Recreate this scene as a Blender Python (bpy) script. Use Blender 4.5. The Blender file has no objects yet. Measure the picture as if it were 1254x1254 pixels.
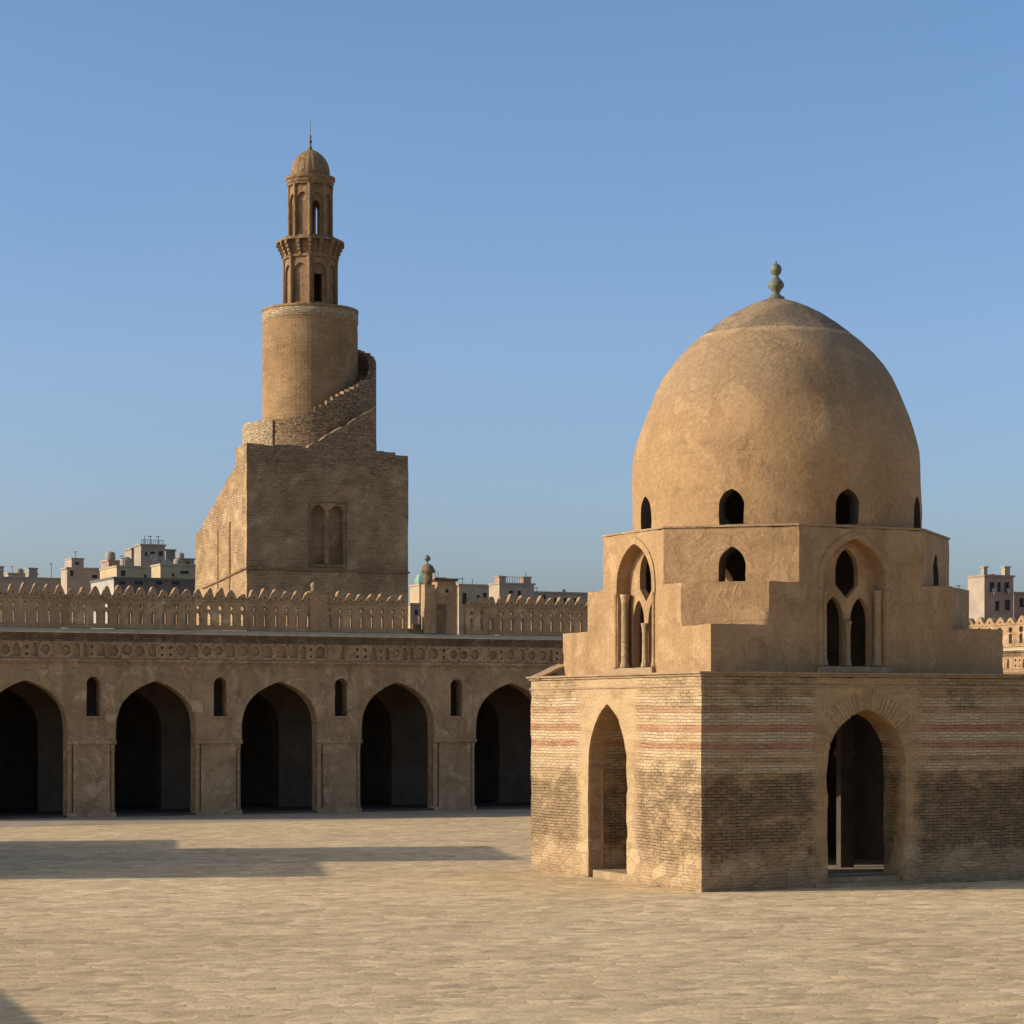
import bpy, bmesh, math, random
from mathutils import Vector, Matrix
from mathutils.geometry import tessellate_polygon
random.seed(7)
PI = math.pi
R_ = math.radians
scene = bpy.context.scene
col = scene.collection

# ------------------------------------------------------------------ constants
SUN_HEADING = 188.0      # direction towards the sun, degrees from +X counter-clockwise
SUN_ELEV = 21.0
TH = 0.453               # heading of the courtyard's long walls
FOC, HOR, EYE = 2858.5, 874.5, 5.0     # focal length / horizon row of the 1254 px photograph, eye height

def at(px, Y):           # world x of a photograph column at depth Y
    return (px - 627.0) / FOC * Y
def hz(py, Y):           # world height of a photograph row at depth Y
    return EYE + (HOR - py) / FOC * Y

# ------------------------------------------------------------------ materials
GAIN = (.80, .71, .58)
class N:
    def __init__(self, name):
        self.m = bpy.data.materials.new(name)
        self.m.use_nodes = True
        self.t = self.m.node_tree
        self.t.nodes.clear()
        self.out = self.t.nodes.new('ShaderNodeOutputMaterial')
        self.b = self.t.nodes.new('ShaderNodeBsdfPrincipled')
        self.t.links.new(self.b.outputs[0], self.out.inputs[0])
        self.b.inputs['Roughness'].default_value = 0.9
        self.b.inputs['Specular IOR Level'].default_value = 0.25
        self.tc = self.t.nodes.new('ShaderNodeTexCoord').outputs['Object']
    def put(self, sock, v):
        if hasattr(v, 'is_linked') or hasattr(v, 'links'):
            self.t.links.new(v, sock)
        elif v is not None:
            sock.default_value = v
    def math(self, op, a, b=None, c=None, clamp=False):
        n = self.t.nodes.new('ShaderNodeMath'); n.operation = op; n.use_clamp = clamp
        self.put(n.inputs[0], a)
        if b is not None: self.put(n.inputs[1], b)
        if c is not None: self.put(n.inputs[2], c)
        return n.outputs[0]
    def noise(self, scale, detail=5, rough=0.6, vec=None, stretch=None, dist=0.0):
        n = self.t.nodes.new('ShaderNodeTexNoise')
        n.inputs['Scale'].default_value = scale; n.inputs['Detail'].default_value = detail
        n.inputs['Roughness'].default_value = rough; n.inputs['Distortion'].default_value = dist
        v = vec or self.tc
        if stretch: v = self.scale(v, stretch)
        self.t.links.new(v, n.inputs['Vector'])
        return n.outputs['Fac']
    def voro(self, scale, feat='F1', vec=None, stretch=None, out='Distance'):
        n = self.t.nodes.new('ShaderNodeTexVoronoi'); n.feature = feat
        n.inputs['Scale'].default_value = scale
        v = vec or self.tc
        if stretch: v = self.scale(v, stretch)
        self.t.links.new(v, n.inputs['Vector'])
        return n.outputs[out]
    def scale(self, v, s, loc=(0, 0, 0)):
        n = self.t.nodes.new('ShaderNodeMapping'); n.inputs['Scale'].default_value = s
        n.inputs['Location'].default_value = loc
        self.t.links.new(v, n.inputs['Vector']); return n.outputs[0]
    def xyz(self, v=None):
        n = self.t.nodes.new('ShaderNodeSeparateXYZ'); self.t.links.new(v or self.tc, n.inputs[0]); return n.outputs
    def comb(self, x, y, z=0.0):
        n = self.t.nodes.new('ShaderNodeCombineXYZ')
        self.put(n.inputs[0], x); self.put(n.inputs[1], y); self.put(n.inputs[2], z); return n.outputs[0]
    def ramp(self, fac, pts, interp='LINEAR'):
        n = self.t.nodes.new('ShaderNodeValToRGB'); n.color_ramp.interpolation = interp
        e = n.color_ramp.elements
        while len(e) < len(pts): e.new(0.5)
        for k, (p, c) in enumerate(pts):
            e[k].position = p
            e[k].color = (c, c, c, 1) if isinstance(c, (int, float)) else (*c, 1)
        self.t.links.new(fac, n.inputs[0]); return n.outputs[0]
    def mix(self, f, a, b, mode='MIX'):
        n = self.t.nodes.new('ShaderNodeMix'); n.data_type = 'RGBA'; n.blend_type = mode
        self.put(n.inputs[0], f)
        for s, v in ((n.inputs[6], a), (n.inputs[7], b)):
            if isinstance(v, tuple) and len(v) == 3: v = (*v, 1)
            self.put(s, v)
        return n.outputs[2]
    def brick(self, vec, w, h, mortar=0.012, c1=(1, 1, 1), c2=(.6, .6, .6), cm=(0, 0, 0), off=.5, smooth=.2):
        n = self.t.nodes.new('ShaderNodeTexBrick'); n.offset = off
        n.inputs['Scale'].default_value = 1; n.inputs['Brick Width'].default_value = w
        n.inputs['Row Height'].default_value = h; n.inputs['Mortar Size'].default_value = mortar
        n.inputs['Mortar Smooth'].default_value = smooth
        n.inputs['Color1'].default_value = (*c1, 1); n.inputs['Color2'].default_value = (*c2, 1)
        n.inputs['Mortar'].default_value = (*cm, 1)
        self.t.links.new(vec, n.inputs['Vector']); return n.outputs['Color'], n.outputs['Fac']
    def bump(self, h, dist=0.03, strength=1.0, prev=None, bevel=0.0):
        n = self.t.nodes.new('ShaderNodeBump')
        n.inputs['Distance'].default_value = dist; n.inputs['Strength'].default_value = strength
        self.put(n.inputs['Height'], h)
        if prev is not None: self.t.links.new(prev, n.inputs['Normal'])
        elif bevel:
            bv = self.t.nodes.new('ShaderNodeBevel'); bv.samples = 3; bv.inputs['Radius'].default_value = bevel
            self.t.links.new(bv.outputs[0], n.inputs['Normal'])
        self.t.links.new(n.outputs[0], self.b.inputs['Normal'])
        return n.outputs[0]
    gain = None          # overall reflectance of the aged surface
    def color(self, c):
        if self.gain and not isinstance(c, tuple): c = self.mix(1.0, c, self.gain, 'MULTIPLY')
        self.put(self.b.inputs['Base Color'], (*c, 1) if isinstance(c, tuple) else c)

def plain(name, c, rough=.8, bump=0.0, var=.25, sc=3.0, metal=0.0):
    n = N(name)
    f = n.noise(sc, 5)
    n.color(n.mix(n.ramp(f, [(.3, 0.0), (.7, 1.0)]), tuple(x * (1 - var) for x in c), tuple(min(1, x * (1 + var)) for x in c)))
    n.b.inputs['Roughness'].default_value = rough
    n.b.inputs['Metallic'].default_value = metal
    if bump: n.bump(n.noise(sc * 5, 4), bump)
    return n.m

def wall_vec(n):          # (along the wall, up) for walls that face either local axis
    x, y, z = n.xyz()
    return n.comb(n.math('ADD', x, y), z, 0.0), n.math('ADD', x, y), z

def plaster(name, c, dark, patch, sc=1.0, bump=.03, streak=.35, crack=.4, bevel=.03):
    """weathered lime plaster: broad tones, repaired patches, rain streaks, pits and hairline cracks"""
    n = N(name); n.gain = GAIN
    a = n.ramp(n.noise(.35 * sc, 6, .62), [(.32, 0.0), (.68, 1.0)])
    base = n.mix(a, dark, c)
    b = n.ramp(n.noise(1.1 * sc, 8, .7, dist=.6), [(.47, 0.0), (.6, 1.0)])
    base = n.mix(n.math('MULTIPLY', b, .7), base, patch)
    dk = n.ramp(n.noise(.8 * sc, 9, .75, dist=.9), [(.54, 0.0), (.62, 1.0)])
    base = n.mix(n.math('MULTIPLY', dk, streak * .9), base, tuple(x * .6 for x in dark))
    s = n.ramp(n.noise(1.6 * sc, 5, .6, stretch=(1, 1, .14)), [(.5, 0.0), (.75, 1.0)])
    base = n.mix(n.math('MULTIPLY', s, streak), base, tuple(x * .5 for x in dark))
    fine = n.noise(9 * sc, 6, .7)
    base = n.mix(.55, base, n.mix(1.0, base, n.ramp(fine, [(.3, .62), (.7, 1.3)]), 'MULTIPLY'))
    v = n.voro(.55 * sc, 'DISTANCE_TO_EDGE', vec=n.warp(.6) if hasattr(n, 'warp') else None)
    ck = n.ramp(v, [(0.0, 1.0), (.012, 0.0)])
    ck = n.math('MULTIPLY', ck, n.ramp(n.noise(.7, 3), [(.45, 0.0), (.6, crack)]))
    base = n.mix(ck, base, tuple(x * .35 for x in dark))
    pits = n.ramp(n.voro(3.1 * sc), [(0.0, 1.0), (.07, 0.0)])
    pits = n.math('MULTIPLY', pits, n.ramp(n.noise(1.3, 3), [(.5, 0.0), (.62, 1.0)]))
    base = n.mix(n.math('MULTIPLY', pits, .8), base, tuple(x * .25 for x in dark))
    n.color(base)
    h = n.math('ADD', n.math('MULTIPLY', fine, .5), n.math('MULTIPLY', b, .8))
    h = n.math('SUBTRACT', h, n.math('ADD', ck, pits))
    n.bump(h, bump, 1.0, bevel=bevel)
    return n.m

def brickwork(name, c, dark, pale, w=.42, h=.16, bump=.05, ruin=.5, rubble_top=False):
    """eroded brick or rubble wall with patches where the plaster still holds"""
    n = N(name); n.gain = GAIN
    x, y, z = n.xyz()
    s = n.math('ADD', x, n.math('MULTIPLY', y, 1.0))
    wob = n.math('MULTIPLY', n.math('SUBTRACT', n.noise(1.3, 4), .5), .16)
    vec = n.comb(s, n.math('ADD', z, wob))
    bc, bf = n.brick(vec, w, h, .02, (1, 1, 1), (.5, .5, .5), (.2, .2, .2))
    a = n.ramp(n.noise(.22, 7, .65), [(.35, 0.0), (.66, 1.0)])
    base = n.mix(a, dark, c)
    patch = n.ramp(n.noise(.5, 8, .7, dist=.8), [(.5, 0.0), (.62, 1.0)])
    base = n.mix(n.math('MULTIPLY', patch, .55), base, pale)
    show = n.ramp(n.noise(.6, 6, .7, dist=.5), [(.42, .15), (.6, 1.0)])
    base = n.mix(n.math('MULTIPLY', show, ruin), base, n.mix(1.0, base, bc, 'MULTIPLY'))
    if rubble_top:      # bare rubble where the crown of the wall has lost its skin
        rt = n.ramp(n.math('ADD', z, n.math('MULTIPLY', n.noise(.55, 5, .7), 3.4)), [(0, 0), (1, 1)])
        rt = n.math('GREATER_THAN', n.math('ADD', z, n.math('MULTIPLY', n.noise(.45, 6, .7), 5.0)), 23.6)
        rc = n.xyz(n.voro(3.6, stretch=(1, 1, 2.8), out='Color'))[0]
        re = n.ramp(n.voro(3.6, 'DISTANCE_TO_EDGE', stretch=(1, 1, 2.8)), [(0, 0.0), (.09, 1.0)])
        rcol = n.mix(rc, (.27, .19, .12), (.58, .45, .31))
        rcol = n.mix(re, (.10, .07, .045), rcol)
        base = n.mix(n.math('MULTIPLY', rt, .75), base, rcol)
    fine = n.noise(7, 7, .75, stretch=(1, 1, 1.8))
    base = n.mix(.7, base, n.mix(1.0, base, n.ramp(fine, [(.3, .5), (.7, 1.4)]), 'MULTIPLY'))
    hs = n.ramp(n.noise(.8, 7, .72, stretch=(1, 1, 5)), [(.36, 0.0), (.64, 1.0)])
    base = n.mix(.6, base, n.mix(1.0, base, n.mix(hs, (.76, .74, .72), (1.14, 1.14, 1.12)), 'MULTIPLY'))
    pits = n.ramp(n.voro(1.1), [(0.0, 1.0), (.11, 0.0)])
    pits = n.math('MULTIPLY', pits, n.ramp(n.noise(.7, 3), [(.42, 0.0), (.55, 1.0)]))
    base = n.mix(n.math('MULTIPLY', pits, .85), base, tuple(q * .2 for q in dark))
    n.color(base)
    hh = n.math('ADD', n.math('MULTIPLY', fine, 1.0), n.math('MULTIPLY', n.math('MULTIPLY', bf, -1.0), show))
    hh = n.math('SUBTRACT', hh, pits)
    n.bump(hh, bump, 1.0, bevel=.04)
    return n.m

def banded():
    """the pavilion's square base: thin brick courses, pale and rosy bands, soot-dark decayed zones, plaster round the doors"""
    n = N('banded_masonry'); n.gain = GAIN
    x, y, z = n.xyz()
    s = n.math('ADD', x, y)
    wob = n.math('MULTIPLY', n.math('SUBTRACT', n.noise(.7, 4), .5), .10)
    zz = n.math('ADD', z, n.math('ADD', wob, n.math('MULTIPLY', n.noise(4.0, 3), .03)))
    vec = n.comb(s, zz)
    bc, bf = n.brick(vec, .33, .092, .013, (1.12, 1.12, 1.12), (.72, .72, .72), (.42, .42, .42), smooth=.5)
    tone = n.ramp(n.noise(.5, 7, .65), [(.3, 0.0), (.7, 1.0)])
    base = n.mix(tone, (.44, .315, .185), (.56, .41, .25))
    hs = n.ramp(n.noise(.9, 7, .72, stretch=(1, 1, 5)), [(.36, 0.0), (.64, 1.0)])     # courses weather differently
    base = n.mix(.8, base, n.mix(1.0, base, n.mix(hs, (.74, .70, .66), (1.16, 1.16, 1.14)), 'MULTIPLY'))
    def lvl(lo, hi):
        return n.math('MULTIPLY', n.math('GREATER_THAN', zz, lo), n.math('LESS_THAN', zz, hi))
    palem = n.math('ADD', n.math('ADD', lvl(3.35, 3.62), lvl(3.80, 4.0)), n.math('ADD', lvl(4.2, 4.50), n.math('ADD', lvl(4.72, 5.04), lvl(5.26, 5.52))))
    rosem = n.math('ADD', lvl(4.0, 4.2), n.math('ADD', lvl(4.50, 4.72), n.math('MULTIPLY', lvl(5.04, 5.26), .6)))
    d = n.math('ABSOLUTE', n.math('SUBTRACT', s, 5.55))
    away = n.ramp(n.math('ADD', n.math('MULTIPLY', d, .2), n.math('MULTIPLY', n.noise(1.6, 7, .7), .28)), [(.47, 0.0), (.55, 1.0)])
    keep = n.ramp(n.noise(.6, 7, .72, stretch=(1, 1, 2.0)), [(.36, .1), (.54, 1.0)])
    pk = n.math('MULTIPLY', n.math('MULTIPLY', palem, keep), away)
    rk = n.math('MULTIPLY', n.math('MULTIPLY', rosem, away), n.ramp(n.noise(.9, 6, .7, stretch=(1, 1, 2.5)), [(.36, .45), (.52, 1.0)]))
    base = n.mix(n.math('MULTIPLY', pk, .85), base, (.74, .62, .44))
    base = n.mix(rk, base, (.50, .285, .19))
    low = n.ramp(n.math('DIVIDE', n.math('SUBTRACT', n.math('ADD', z, n.math('MULTIPLY', n.noise(.45, 9, .7, stretch=(1, 1, 1.6)), 4.6)), 1.1), 6.0),
                 [(.28, 0.0), (.40, 1.0), (.70, 1.0), (.77, 0.0)])
    pm = n.ramp(n.noise(.40, 10, .76, stretch=(1, 1, 2.2), dist=.3), [(.43, 0.0), (.53, 1.0)])
    dm = n.math('MULTIPLY', n.math('MULTIPLY', low, pm), n.math('ADD', n.math('MULTIPLY', away, .9), .1))
    top = n.math('MULTIPLY', n.math('GREATER_THAN', zz, 5.2), n.ramp(n.noise(.6, 8, .75, stretch=(1, 1, 1.8)), [(.50, 0.0), (.64, .9)]))
    dm = n.math('MAXIMUM', dm, n.math('MULTIPLY', top, away))
    west = n.math('LESS_THAN', x, .08)          # the west face is paler and less stained
    dm = n.math('MULTIPLY', dm, n.math('SUBTRACT', 1.0, n.math('MULTIPLY', west, .22)))
    base = n.mix(n.math('MULTIPLY', n.math('MULTIPLY', west, n.math('SUBTRACT', 1.0, rk)), n.math('MULTIPLY', keep, .45)), base, (.72, .585, .41))
    dtone = n.mix(n.ramp(n.noise(2.6, 8, .78, stretch=(1, 1, 4)), [(.35, 0.0), (.65, 1.0)]), (.15, .11, .07), (.42, .315, .205))
    base = n.mix(n.math('MULTIPLY', dm, .82), base, dtone)
    # thin courses: faint everywhere, strong where the skin has gone
    brk = n.ramp(n.noise(1.1, 6, .7, stretch=(1, 1, 1.5)), [(.36, .0), (.6, 1.0)])
    ls = n.math('MAXIMUM', n.math('MULTIPLY', dm, .95), n.math('MULTIPLY', n.math('ADD', n.math('MULTIPLY', away, .75), .1), brk))
    ls = n.math('MAXIMUM', ls, n.math('MULTIPLY', pk, .8))
    base = n.mix(ls, base, n.mix(1.0, base, bc, 'MULTIPLY'))
    deep = n.math('MULTIPLY', n.math('MULTIPLY', bf, dm), n.ramp(n.noise(2.0, 5, .7), [(.4, 0.0), (.58, .9)]))
    base = n.mix(deep, base, (.075, .055, .035))
    # mottled foot: plaster scraps and larger stones
    foot = n.ramp(n.math('ADD', z, n.math('MULTIPLY', n.noise(.9, 6, .7), 2.2)), [(1.5, 1.0), (2.1, 0.0)])
    foot = n.math('LESS_THAN', n.math('ADD', z, n.math('MULTIPLY', n.noise(.8, 7, .72), 3.0)), 2.5)
    st = n.xyz(n.voro(1.7, stretch=(1, 1, 1.6), out='Color'))[0]
    se = n.ramp(n.voro(1.7, 'DISTANCE_TO_EDGE', stretch=(1, 1, 1.6)), [(0, 0.0), (.06, 1.0)])
    fcol = n.mix(st, (.42, .31, .20), (.76, .61, .42))
    fcol = n.mix(n.math('MULTIPLY', n.math('SUBTRACT', 1.0, se), .5), fcol, (.22, .16, .10))
    base = n.mix(n.math('MULTIPLY', foot, .62), base, fcol)
    foot_dark = n.ramp(n.math('ADD', z, n.math('MULTIPLY', n.noise(1.5, 5), .4)), [(.25, .45), (.6, 0.0)])  # darker towards the ground
    base = n.mix(foot_dark, base, (.27, .205, .14))
    blot = n.ramp(n.noise(1.5, 9, .78, dist=.5), [(.52, 0.0), (.6, 1.0)])
    base = n.mix(n.math('MULTIPLY', blot, .28), base, (.66, .51, .33))
    fine = n.noise(12, 6, .72, stretch=(1, 1, 1.8))
    base = n.mix(.8, base, n.mix(1.0, base, n.ramp(fine, [(.3, .6), (.7, 1.35)]), 'MULTIPLY'))
    pits = n.math('MULTIPLY', n.ramp(n.voro(1.4), [(0.0, 1.0), (.055, 0.0)]), n.ramp(n.noise(.8, 3), [(.52, 0.0), (.6, 1.0)]))
    base = n.mix(n.math('MULTIPLY', pits, .9), base, (.06, .04, .03))
    n.color(base)
    hh = n.math('SUBTRACT', n.math('MULTIPLY', fine, .7), n.math('MULTIPLY', bf, n.math('MULTIPLY', ls, .8)))
    hh = n.math('SUBTRACT', hh, n.math('MULTIPLY', dm, 1.0))
    hh = n.math('ADD', hh, n.math('MULTIPLY', n.math('MULTIPLY', foot, se), .4))
    n.bump(n.math('SUBTRACT', hh, pits), .04, 1.0, bevel=.02)
    return n.m

def stones(name, c0, c1, joint, sc=2.6, bump=.07):
    """coursed rubble: separate flattish stones in dark joints"""
    n = N(name); n.gain = GAIN
    v = n.tc
    rc = n.xyz(n.voro(sc, stretch=(1, 1, 2.8), out='Color'))
    re = n.ramp(n.voro(sc, 'DISTANCE_TO_EDGE', stretch=(1, 1, 2.8)), [(0, 0.0), (.10, 1.0)])
    base = n.mix(rc[0], c0, c1)
    a = n.ramp(n.noise(.5, 6, .7), [(.4, 0.0), (.6, 1.0)])
    base = n.mix(n.math('MULTIPLY', n.math('SUBTRACT', 1.0, re), n.math('ADD', n.math('MULTIPLY', a, .6), .3)), base, joint)
    fine = n.noise(9, 6, .75)
    base = n.mix(.8, base, n.mix(1.0, base, n.ramp(fine, [(.3, .55), (.7, 1.4)]), 'MULTIPLY'))
    n.color(base)
    n.bump(n.math('ADD', n.math('MULTIPLY', fine, .6), n.math('ADD', re, rc[1])), bump, 1.0)
    return n.m

def paving():
    """courtyard of small worn flagstones, uneven and sandy"""
    n = N('worn_paving'); n.gain = (1.03, .925, .71)
    x, y, z = n.xyz()
    w1 = n.math('MULTIPLY', n.math('SUBTRACT', n.noise(1.1, 5), .5), .5)
    vec = n.comb(n.math('ADD', x, w1), n.math('ADD', y, w1))
    v2 = n.scale(vec, (1.0, 1.35, 1))
    per = n.xyz(n.voro(2.5, vec=v2, out='Color'))
    edge = n.ramp(n.voro(2.5, 'DISTANCE_TO_EDGE', vec=v2), [(0.0, 0.0), (.10, 1.0)])
    per2 = n.xyz(n.voro(.9, vec=n.scale(vec, (1.0, 1.5, 1), (3, 7, 0)), out='Color'))
    tone = n.ramp(n.noise(.07, 6, .6), [(.3, 0.0), (.7, 1.0)])
    base = n.mix(tone, (.57, .445, .31), (.72, .585, .42))
    base = n.mix(.85, base, n.mix(1.0, base, n.ramp(per[0], [(0.0, .66), (.25, .88), (.7, 1.05), (1.0, 1.28)]), 'MULTIPLY'))
    base = n.mix(.5, base, n.mix(1.0, base, n.ramp(per2[0], [(0.0, .7), (.5, 1.0), (1.0, 1.2)]), 'MULTIPLY'))
    gap = n.math('MULTIPLY', n.math('SUBTRACT', 1.0, edge), n.ramp(n.noise(1.2, 5, .7), [(.46, .0), (.66, .5)]))
    base = n.mix(gap, base, (.30, .225, .15))
    gr = n.ramp(n.noise(.3, 6, .65), [(.48, 0.0), (.66, 1.0)])
    base = n.mix(n.math('MULTIPLY', gr, .22), base, (.60, .52, .40))
    sand = n.ramp(n.noise(.5, 8, .72, dist=.5), [(.52, 0.0), (.64, 1.0)])
    base = n.mix(n.math('MULTIPLY', sand, .45), base, (.60, .45, .285))
    fine = n.noise(9, 7, .75)
    base = n.mix(.65, base, n.mix(1.0, base, n.ramp(fine, [(.3, .6), (.7, 1.32)]), 'MULTIPLY'))
    n.color(base)
    n.b.inputs['Roughness'].default_value = .85
    hh = n.math('ADD', n.math('MULTIPLY', fine, .45), n.math('MULTIPLY', per[1], .5))
    hh = n.math('ADD', hh, n.math('MULTIPLY', edge, .10))
    n.bump(hh, .045, 1.0)
    return n.m

def dome_plaster():
    """patched render laid in horizontal lifts, rougher and greyer towards the crown"""
    n = N('dome_plaster'); n.gain = GAIN
    x, y, z = n.xyz()
    wob = n.math('MULTIPLY', n.math('SUBTRACT', n.noise(.8, 4), .5), .35)
    zz = n.math('ADD', z, wob)
    a = n.ramp(n.noise(.4, 7, .65), [(.32, 0.0), (.68, 1.0)])
    base = n.mix(a, (.40, .265, .145), (.53, .36, .205))
    up = n.ramp(n.math('DIVIDE', n.math('SUBTRACT', n.math('ADD', zz, wob), 10.0), 8.0), [(.0, 0.0), (.50, .08), (.60, .85), (.8, 1.0)])
    base = n.mix(n.math('MULTIPLY', up, .6), base, (.34, .265, .19))
    cap = n.math('GREATER_THAN', n.math('ADD', z, n.math('MULTIPLY', wob, .25)), 16.72)
    base = n.mix(n.math('MULTIPLY', cap, .9), base, (.235, .20, .16))
    rg_ = n.math('MULTIPLY', n.math('LESS_THAN', n.math('ABSOLUTE', n.math('SUBTRACT', n.math('ADD', z, n.math('MULTIPLY', wob, .25)), 16.66)), .07), .6)
    base = n.mix(rg_, base, (.62, .50, .36))
    pt = n.ramp(n.noise(.75, 8, .7, dist=.7), [(.5, 0.0), (.57, 1.0)])
    base = n.mix(n.math('MULTIPLY', pt, .38), base, (.58, .42, .26))
    pt2 = n.ramp(n.noise(.55, 6, .7, dist=1.2), [(.56, 0.0), (.64, 1.0)])
    base = n.mix(n.math('MULTIPLY', pt2, .4), base, (.27, .18, .11))
    vs2 = n.ramp(n.noise(1.3, 6, .7, stretch=(1, 1, .12)), [(.5, 0.0), (.72, 1.0)])
    base = n.mix(n.math('MULTIPLY', vs2, .3), base, (.25, .17, .105))
    ln = n.math('FRACT', n.math('DIVIDE', zz, 1.28))
    ln = n.ramp(ln, [(0.0, 1.0), (.025, 0.0)])
    ln = n.math('MULTIPLY', ln, n.ramp(n.noise(.8, 4), [(.5, 0.0), (.62, .45)]))
    base = n.mix(n.math('MULTIPLY', ln, .6), base, (.2, .14, .09))
    worm = n.noise(2.6, 5, .6, dist=2.2)
    fine = n.noise(8, 7, .75)
    base = n.mix(.75, base, n.mix(1.0, base, n.ramp(fine, [(.3, .62), (.7, 1.3)]), 'MULTIPLY'))
    base = n.mix(n.math('MULTIPLY', up, .7), base, n.mix(1.0, base, n.ramp(worm, [(.35, .82), (.65, 1.12)]), 'MULTIPLY'))
    pits = n.math('MULTIPLY', n.ramp(n.voro(1.6), [(0.0, 1.0), (.05, 0.0)]), n.ramp(n.noise(.8, 3), [(.52, 0.0), (.6, 1.0)]))
    base = n.mix(n.math('MULTIPLY', pits, .8), base, (.08, .05, .03))
    n.color(base)
    h = n.math('ADD', n.math('MULTIPLY', fine, .5), n.math('MULTIPLY', worm, n.math('MULTIPLY', up, .45)))
    h = n.math('ADD', h, n.math('MULTIPLY', pt, .3))
    h = n.math('SUBTRACT', h, n.math('ADD', ln, pits))
    n.bump(h, .03)
    return n.m

M = {}
M['plaster'] = plaster('ochre_plaster', (.53, .365, .215), (.40, .27, .155), (.60, .43, .27), 1.0, .02, .42, .3)
M['dome'] = dome_plaster()
M['base'] = banded()
M['stone_trim'] = plaster('pale_stone_trim', (.52, .40, .27), (.38, .28, .18), (.60, .48, .34), 2.0, .02, .3)
M['coping'] = plaster('pale_coping', (.86, .74, .58), (.62, .52, .40), (.9, .8, .66), 2.0, .02, .2)
M['arcade'] = plaster('arcade_stucco', (.64, .455, .29), (.40, .28, .17), (.82, .63, .44), .9, .06, .55, .3)
M['frieze'] = plaster('carved_stucco', (.70, .51, .33), (.42, .30, .19), (.70, .44, .28), 2.0, .05, .5)
M['weather'] = plaster('weathered_cornice', (.33, .24, .165), (.17, .12, .085), (.46, .36, .25), 1.6, .05, .6)
M['minaret'] = brickwork('minaret_masonry', (.66, .485, .315), (.44, .315, .195), (.82, .65, .46), ruin=.6, rubble_top=True)
M['flank'] = brickwork('flank_masonry', (.58, .42, .26), (.42, .29, .175), (.78, .64, .46), ruin=.6)
M['shaft'] = brickwork('shaft_masonry', (.50, .345, .20), (.36, .24, .135), (.55, .40, .25), .4, .14, .03, .2)
M['palerubble'] = stones('pale_rubble', (.50, .39, .27), (.72, .60, .44), (.34, .26, .175), 4.2, .05)
M['lantern'] = plaster('lantern_stone', (.41, .285, .175), (.27, .18, .11), (.47, .34, .22), 1.5, .05, .5)
M['rubble'] = stones('rubble_masonry', (.30, .21, .13), (.60, .45, .30), (.14, .10, .065), 4.0, .06)
M['inner'] = plain('gallery_shade_plaster', (.14, .10, .065), .95, .02, .25, 1.0)  # arcade plaster darkened, the galleries' shade put into its colour
M['floor'] = plain('worn_floor', (.30, .235, .165), .9, .02, .2, 1.5)
M['bronze'] = plain('grey_green_bronze', (.16, .155, .11), .65, 0, .4, 8, .15)
M['iron'] = plain('dark_iron', (.05, .045, .04), .6)
M['paving'] = paving()
M['earth'] = plain('dusty_earth', (.36, .28, .19), .95, .03, .2, .3)
M['interior'] = plain('room_shade_plaster', (.09, .07, .052), .95, .02, .3, 1.2)  # near-black colour that carries the shade of the rooms
M['pillar'] = plain('dimmed_pillar', (.095, .07, .048), .95, .02, .3, 1.2)  # dimness of the room put into the pillar's dark colour
M['glass'] = plain('dark_window', (.03, .033, .04), .25, 0, .3, 2)
def bm_mat(name, c): return plain(name, c, .9, .02, .18, .5)
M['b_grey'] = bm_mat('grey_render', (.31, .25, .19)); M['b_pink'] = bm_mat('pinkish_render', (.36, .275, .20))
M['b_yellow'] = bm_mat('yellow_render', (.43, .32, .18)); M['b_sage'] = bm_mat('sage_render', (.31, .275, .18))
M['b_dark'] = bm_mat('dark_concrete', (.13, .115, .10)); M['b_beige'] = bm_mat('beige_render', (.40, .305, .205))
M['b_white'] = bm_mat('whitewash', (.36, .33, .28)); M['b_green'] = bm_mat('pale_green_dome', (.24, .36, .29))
M['b_brown'] = bm_mat('brown_brick', (.32, .22, .16)); M['b_blue'] = bm_mat('bluish_render', (.22, .195, .175))

# ------------------------------------------------------------------ object helpers
def link(o, parent=None):
    col.objects.link(o)
    if parent is not None: o.parent = parent
    return o
def tag(o, label=None, cat=None, group=None, kind=None):
    if label: o['label'] = label
    if cat: o['category'] = cat
    if group: o['group'] = group
    if kind: o['kind'] = kind
    return o
def empty(name, loc, rz, label, cat, group=None):
    o = bpy.data.objects.new(name, None); o.location = loc; o.rotation_euler = (0, 0, rz)
    link(o); return tag(o, label, cat, group)
def obj(name, bm, mat, parent=None, smooth=False, loc=None):
    bmesh.ops.remove_doubles(bm, verts=bm.verts, dist=1e-5)
    bmesh.ops.recalc_face_normals(bm, faces=bm.faces)
    me = bpy.data.meshes.new(name); bm.to_mesh(me); bm.free()
    if isinstance(mat, str): mat = M[mat]
    me.materials.append(mat)
    if smooth:
        for p in me.polygons: p.use_smooth = True
    o = bpy.data.objects.new(name, me); link(o, parent)
    if loc: o.location = loc
    return o
def share(name, src, parent, loc=(0, 0, 0), rz=0.0, sc=(1, 1, 1)):
    o = bpy.data.objects.new(name, src.data); o.location = loc; o.rotation_euler = (0, 0, rz); o.scale = sc
    return link(o, parent)
def BM(): return bmesh.new()
def box(bm, x0, x1, y0, y1, z0, z1, T=None):
    vs = [Vector((x, y, z)) for z in (z0, z1) for y in (y0, y1) for x in (x0, x1)]
    if T: vs = [T(v) for v in vs]
    v = [bm.verts.new(p) for p in vs]
    for f in ((0, 2, 3, 1), (4, 5, 7, 6), (0, 1, 5, 4), (2, 6, 7, 3), (0, 4, 6, 2), (1, 3, 7, 5)):
        bm.faces.new([v[i] for i in f])
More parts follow.
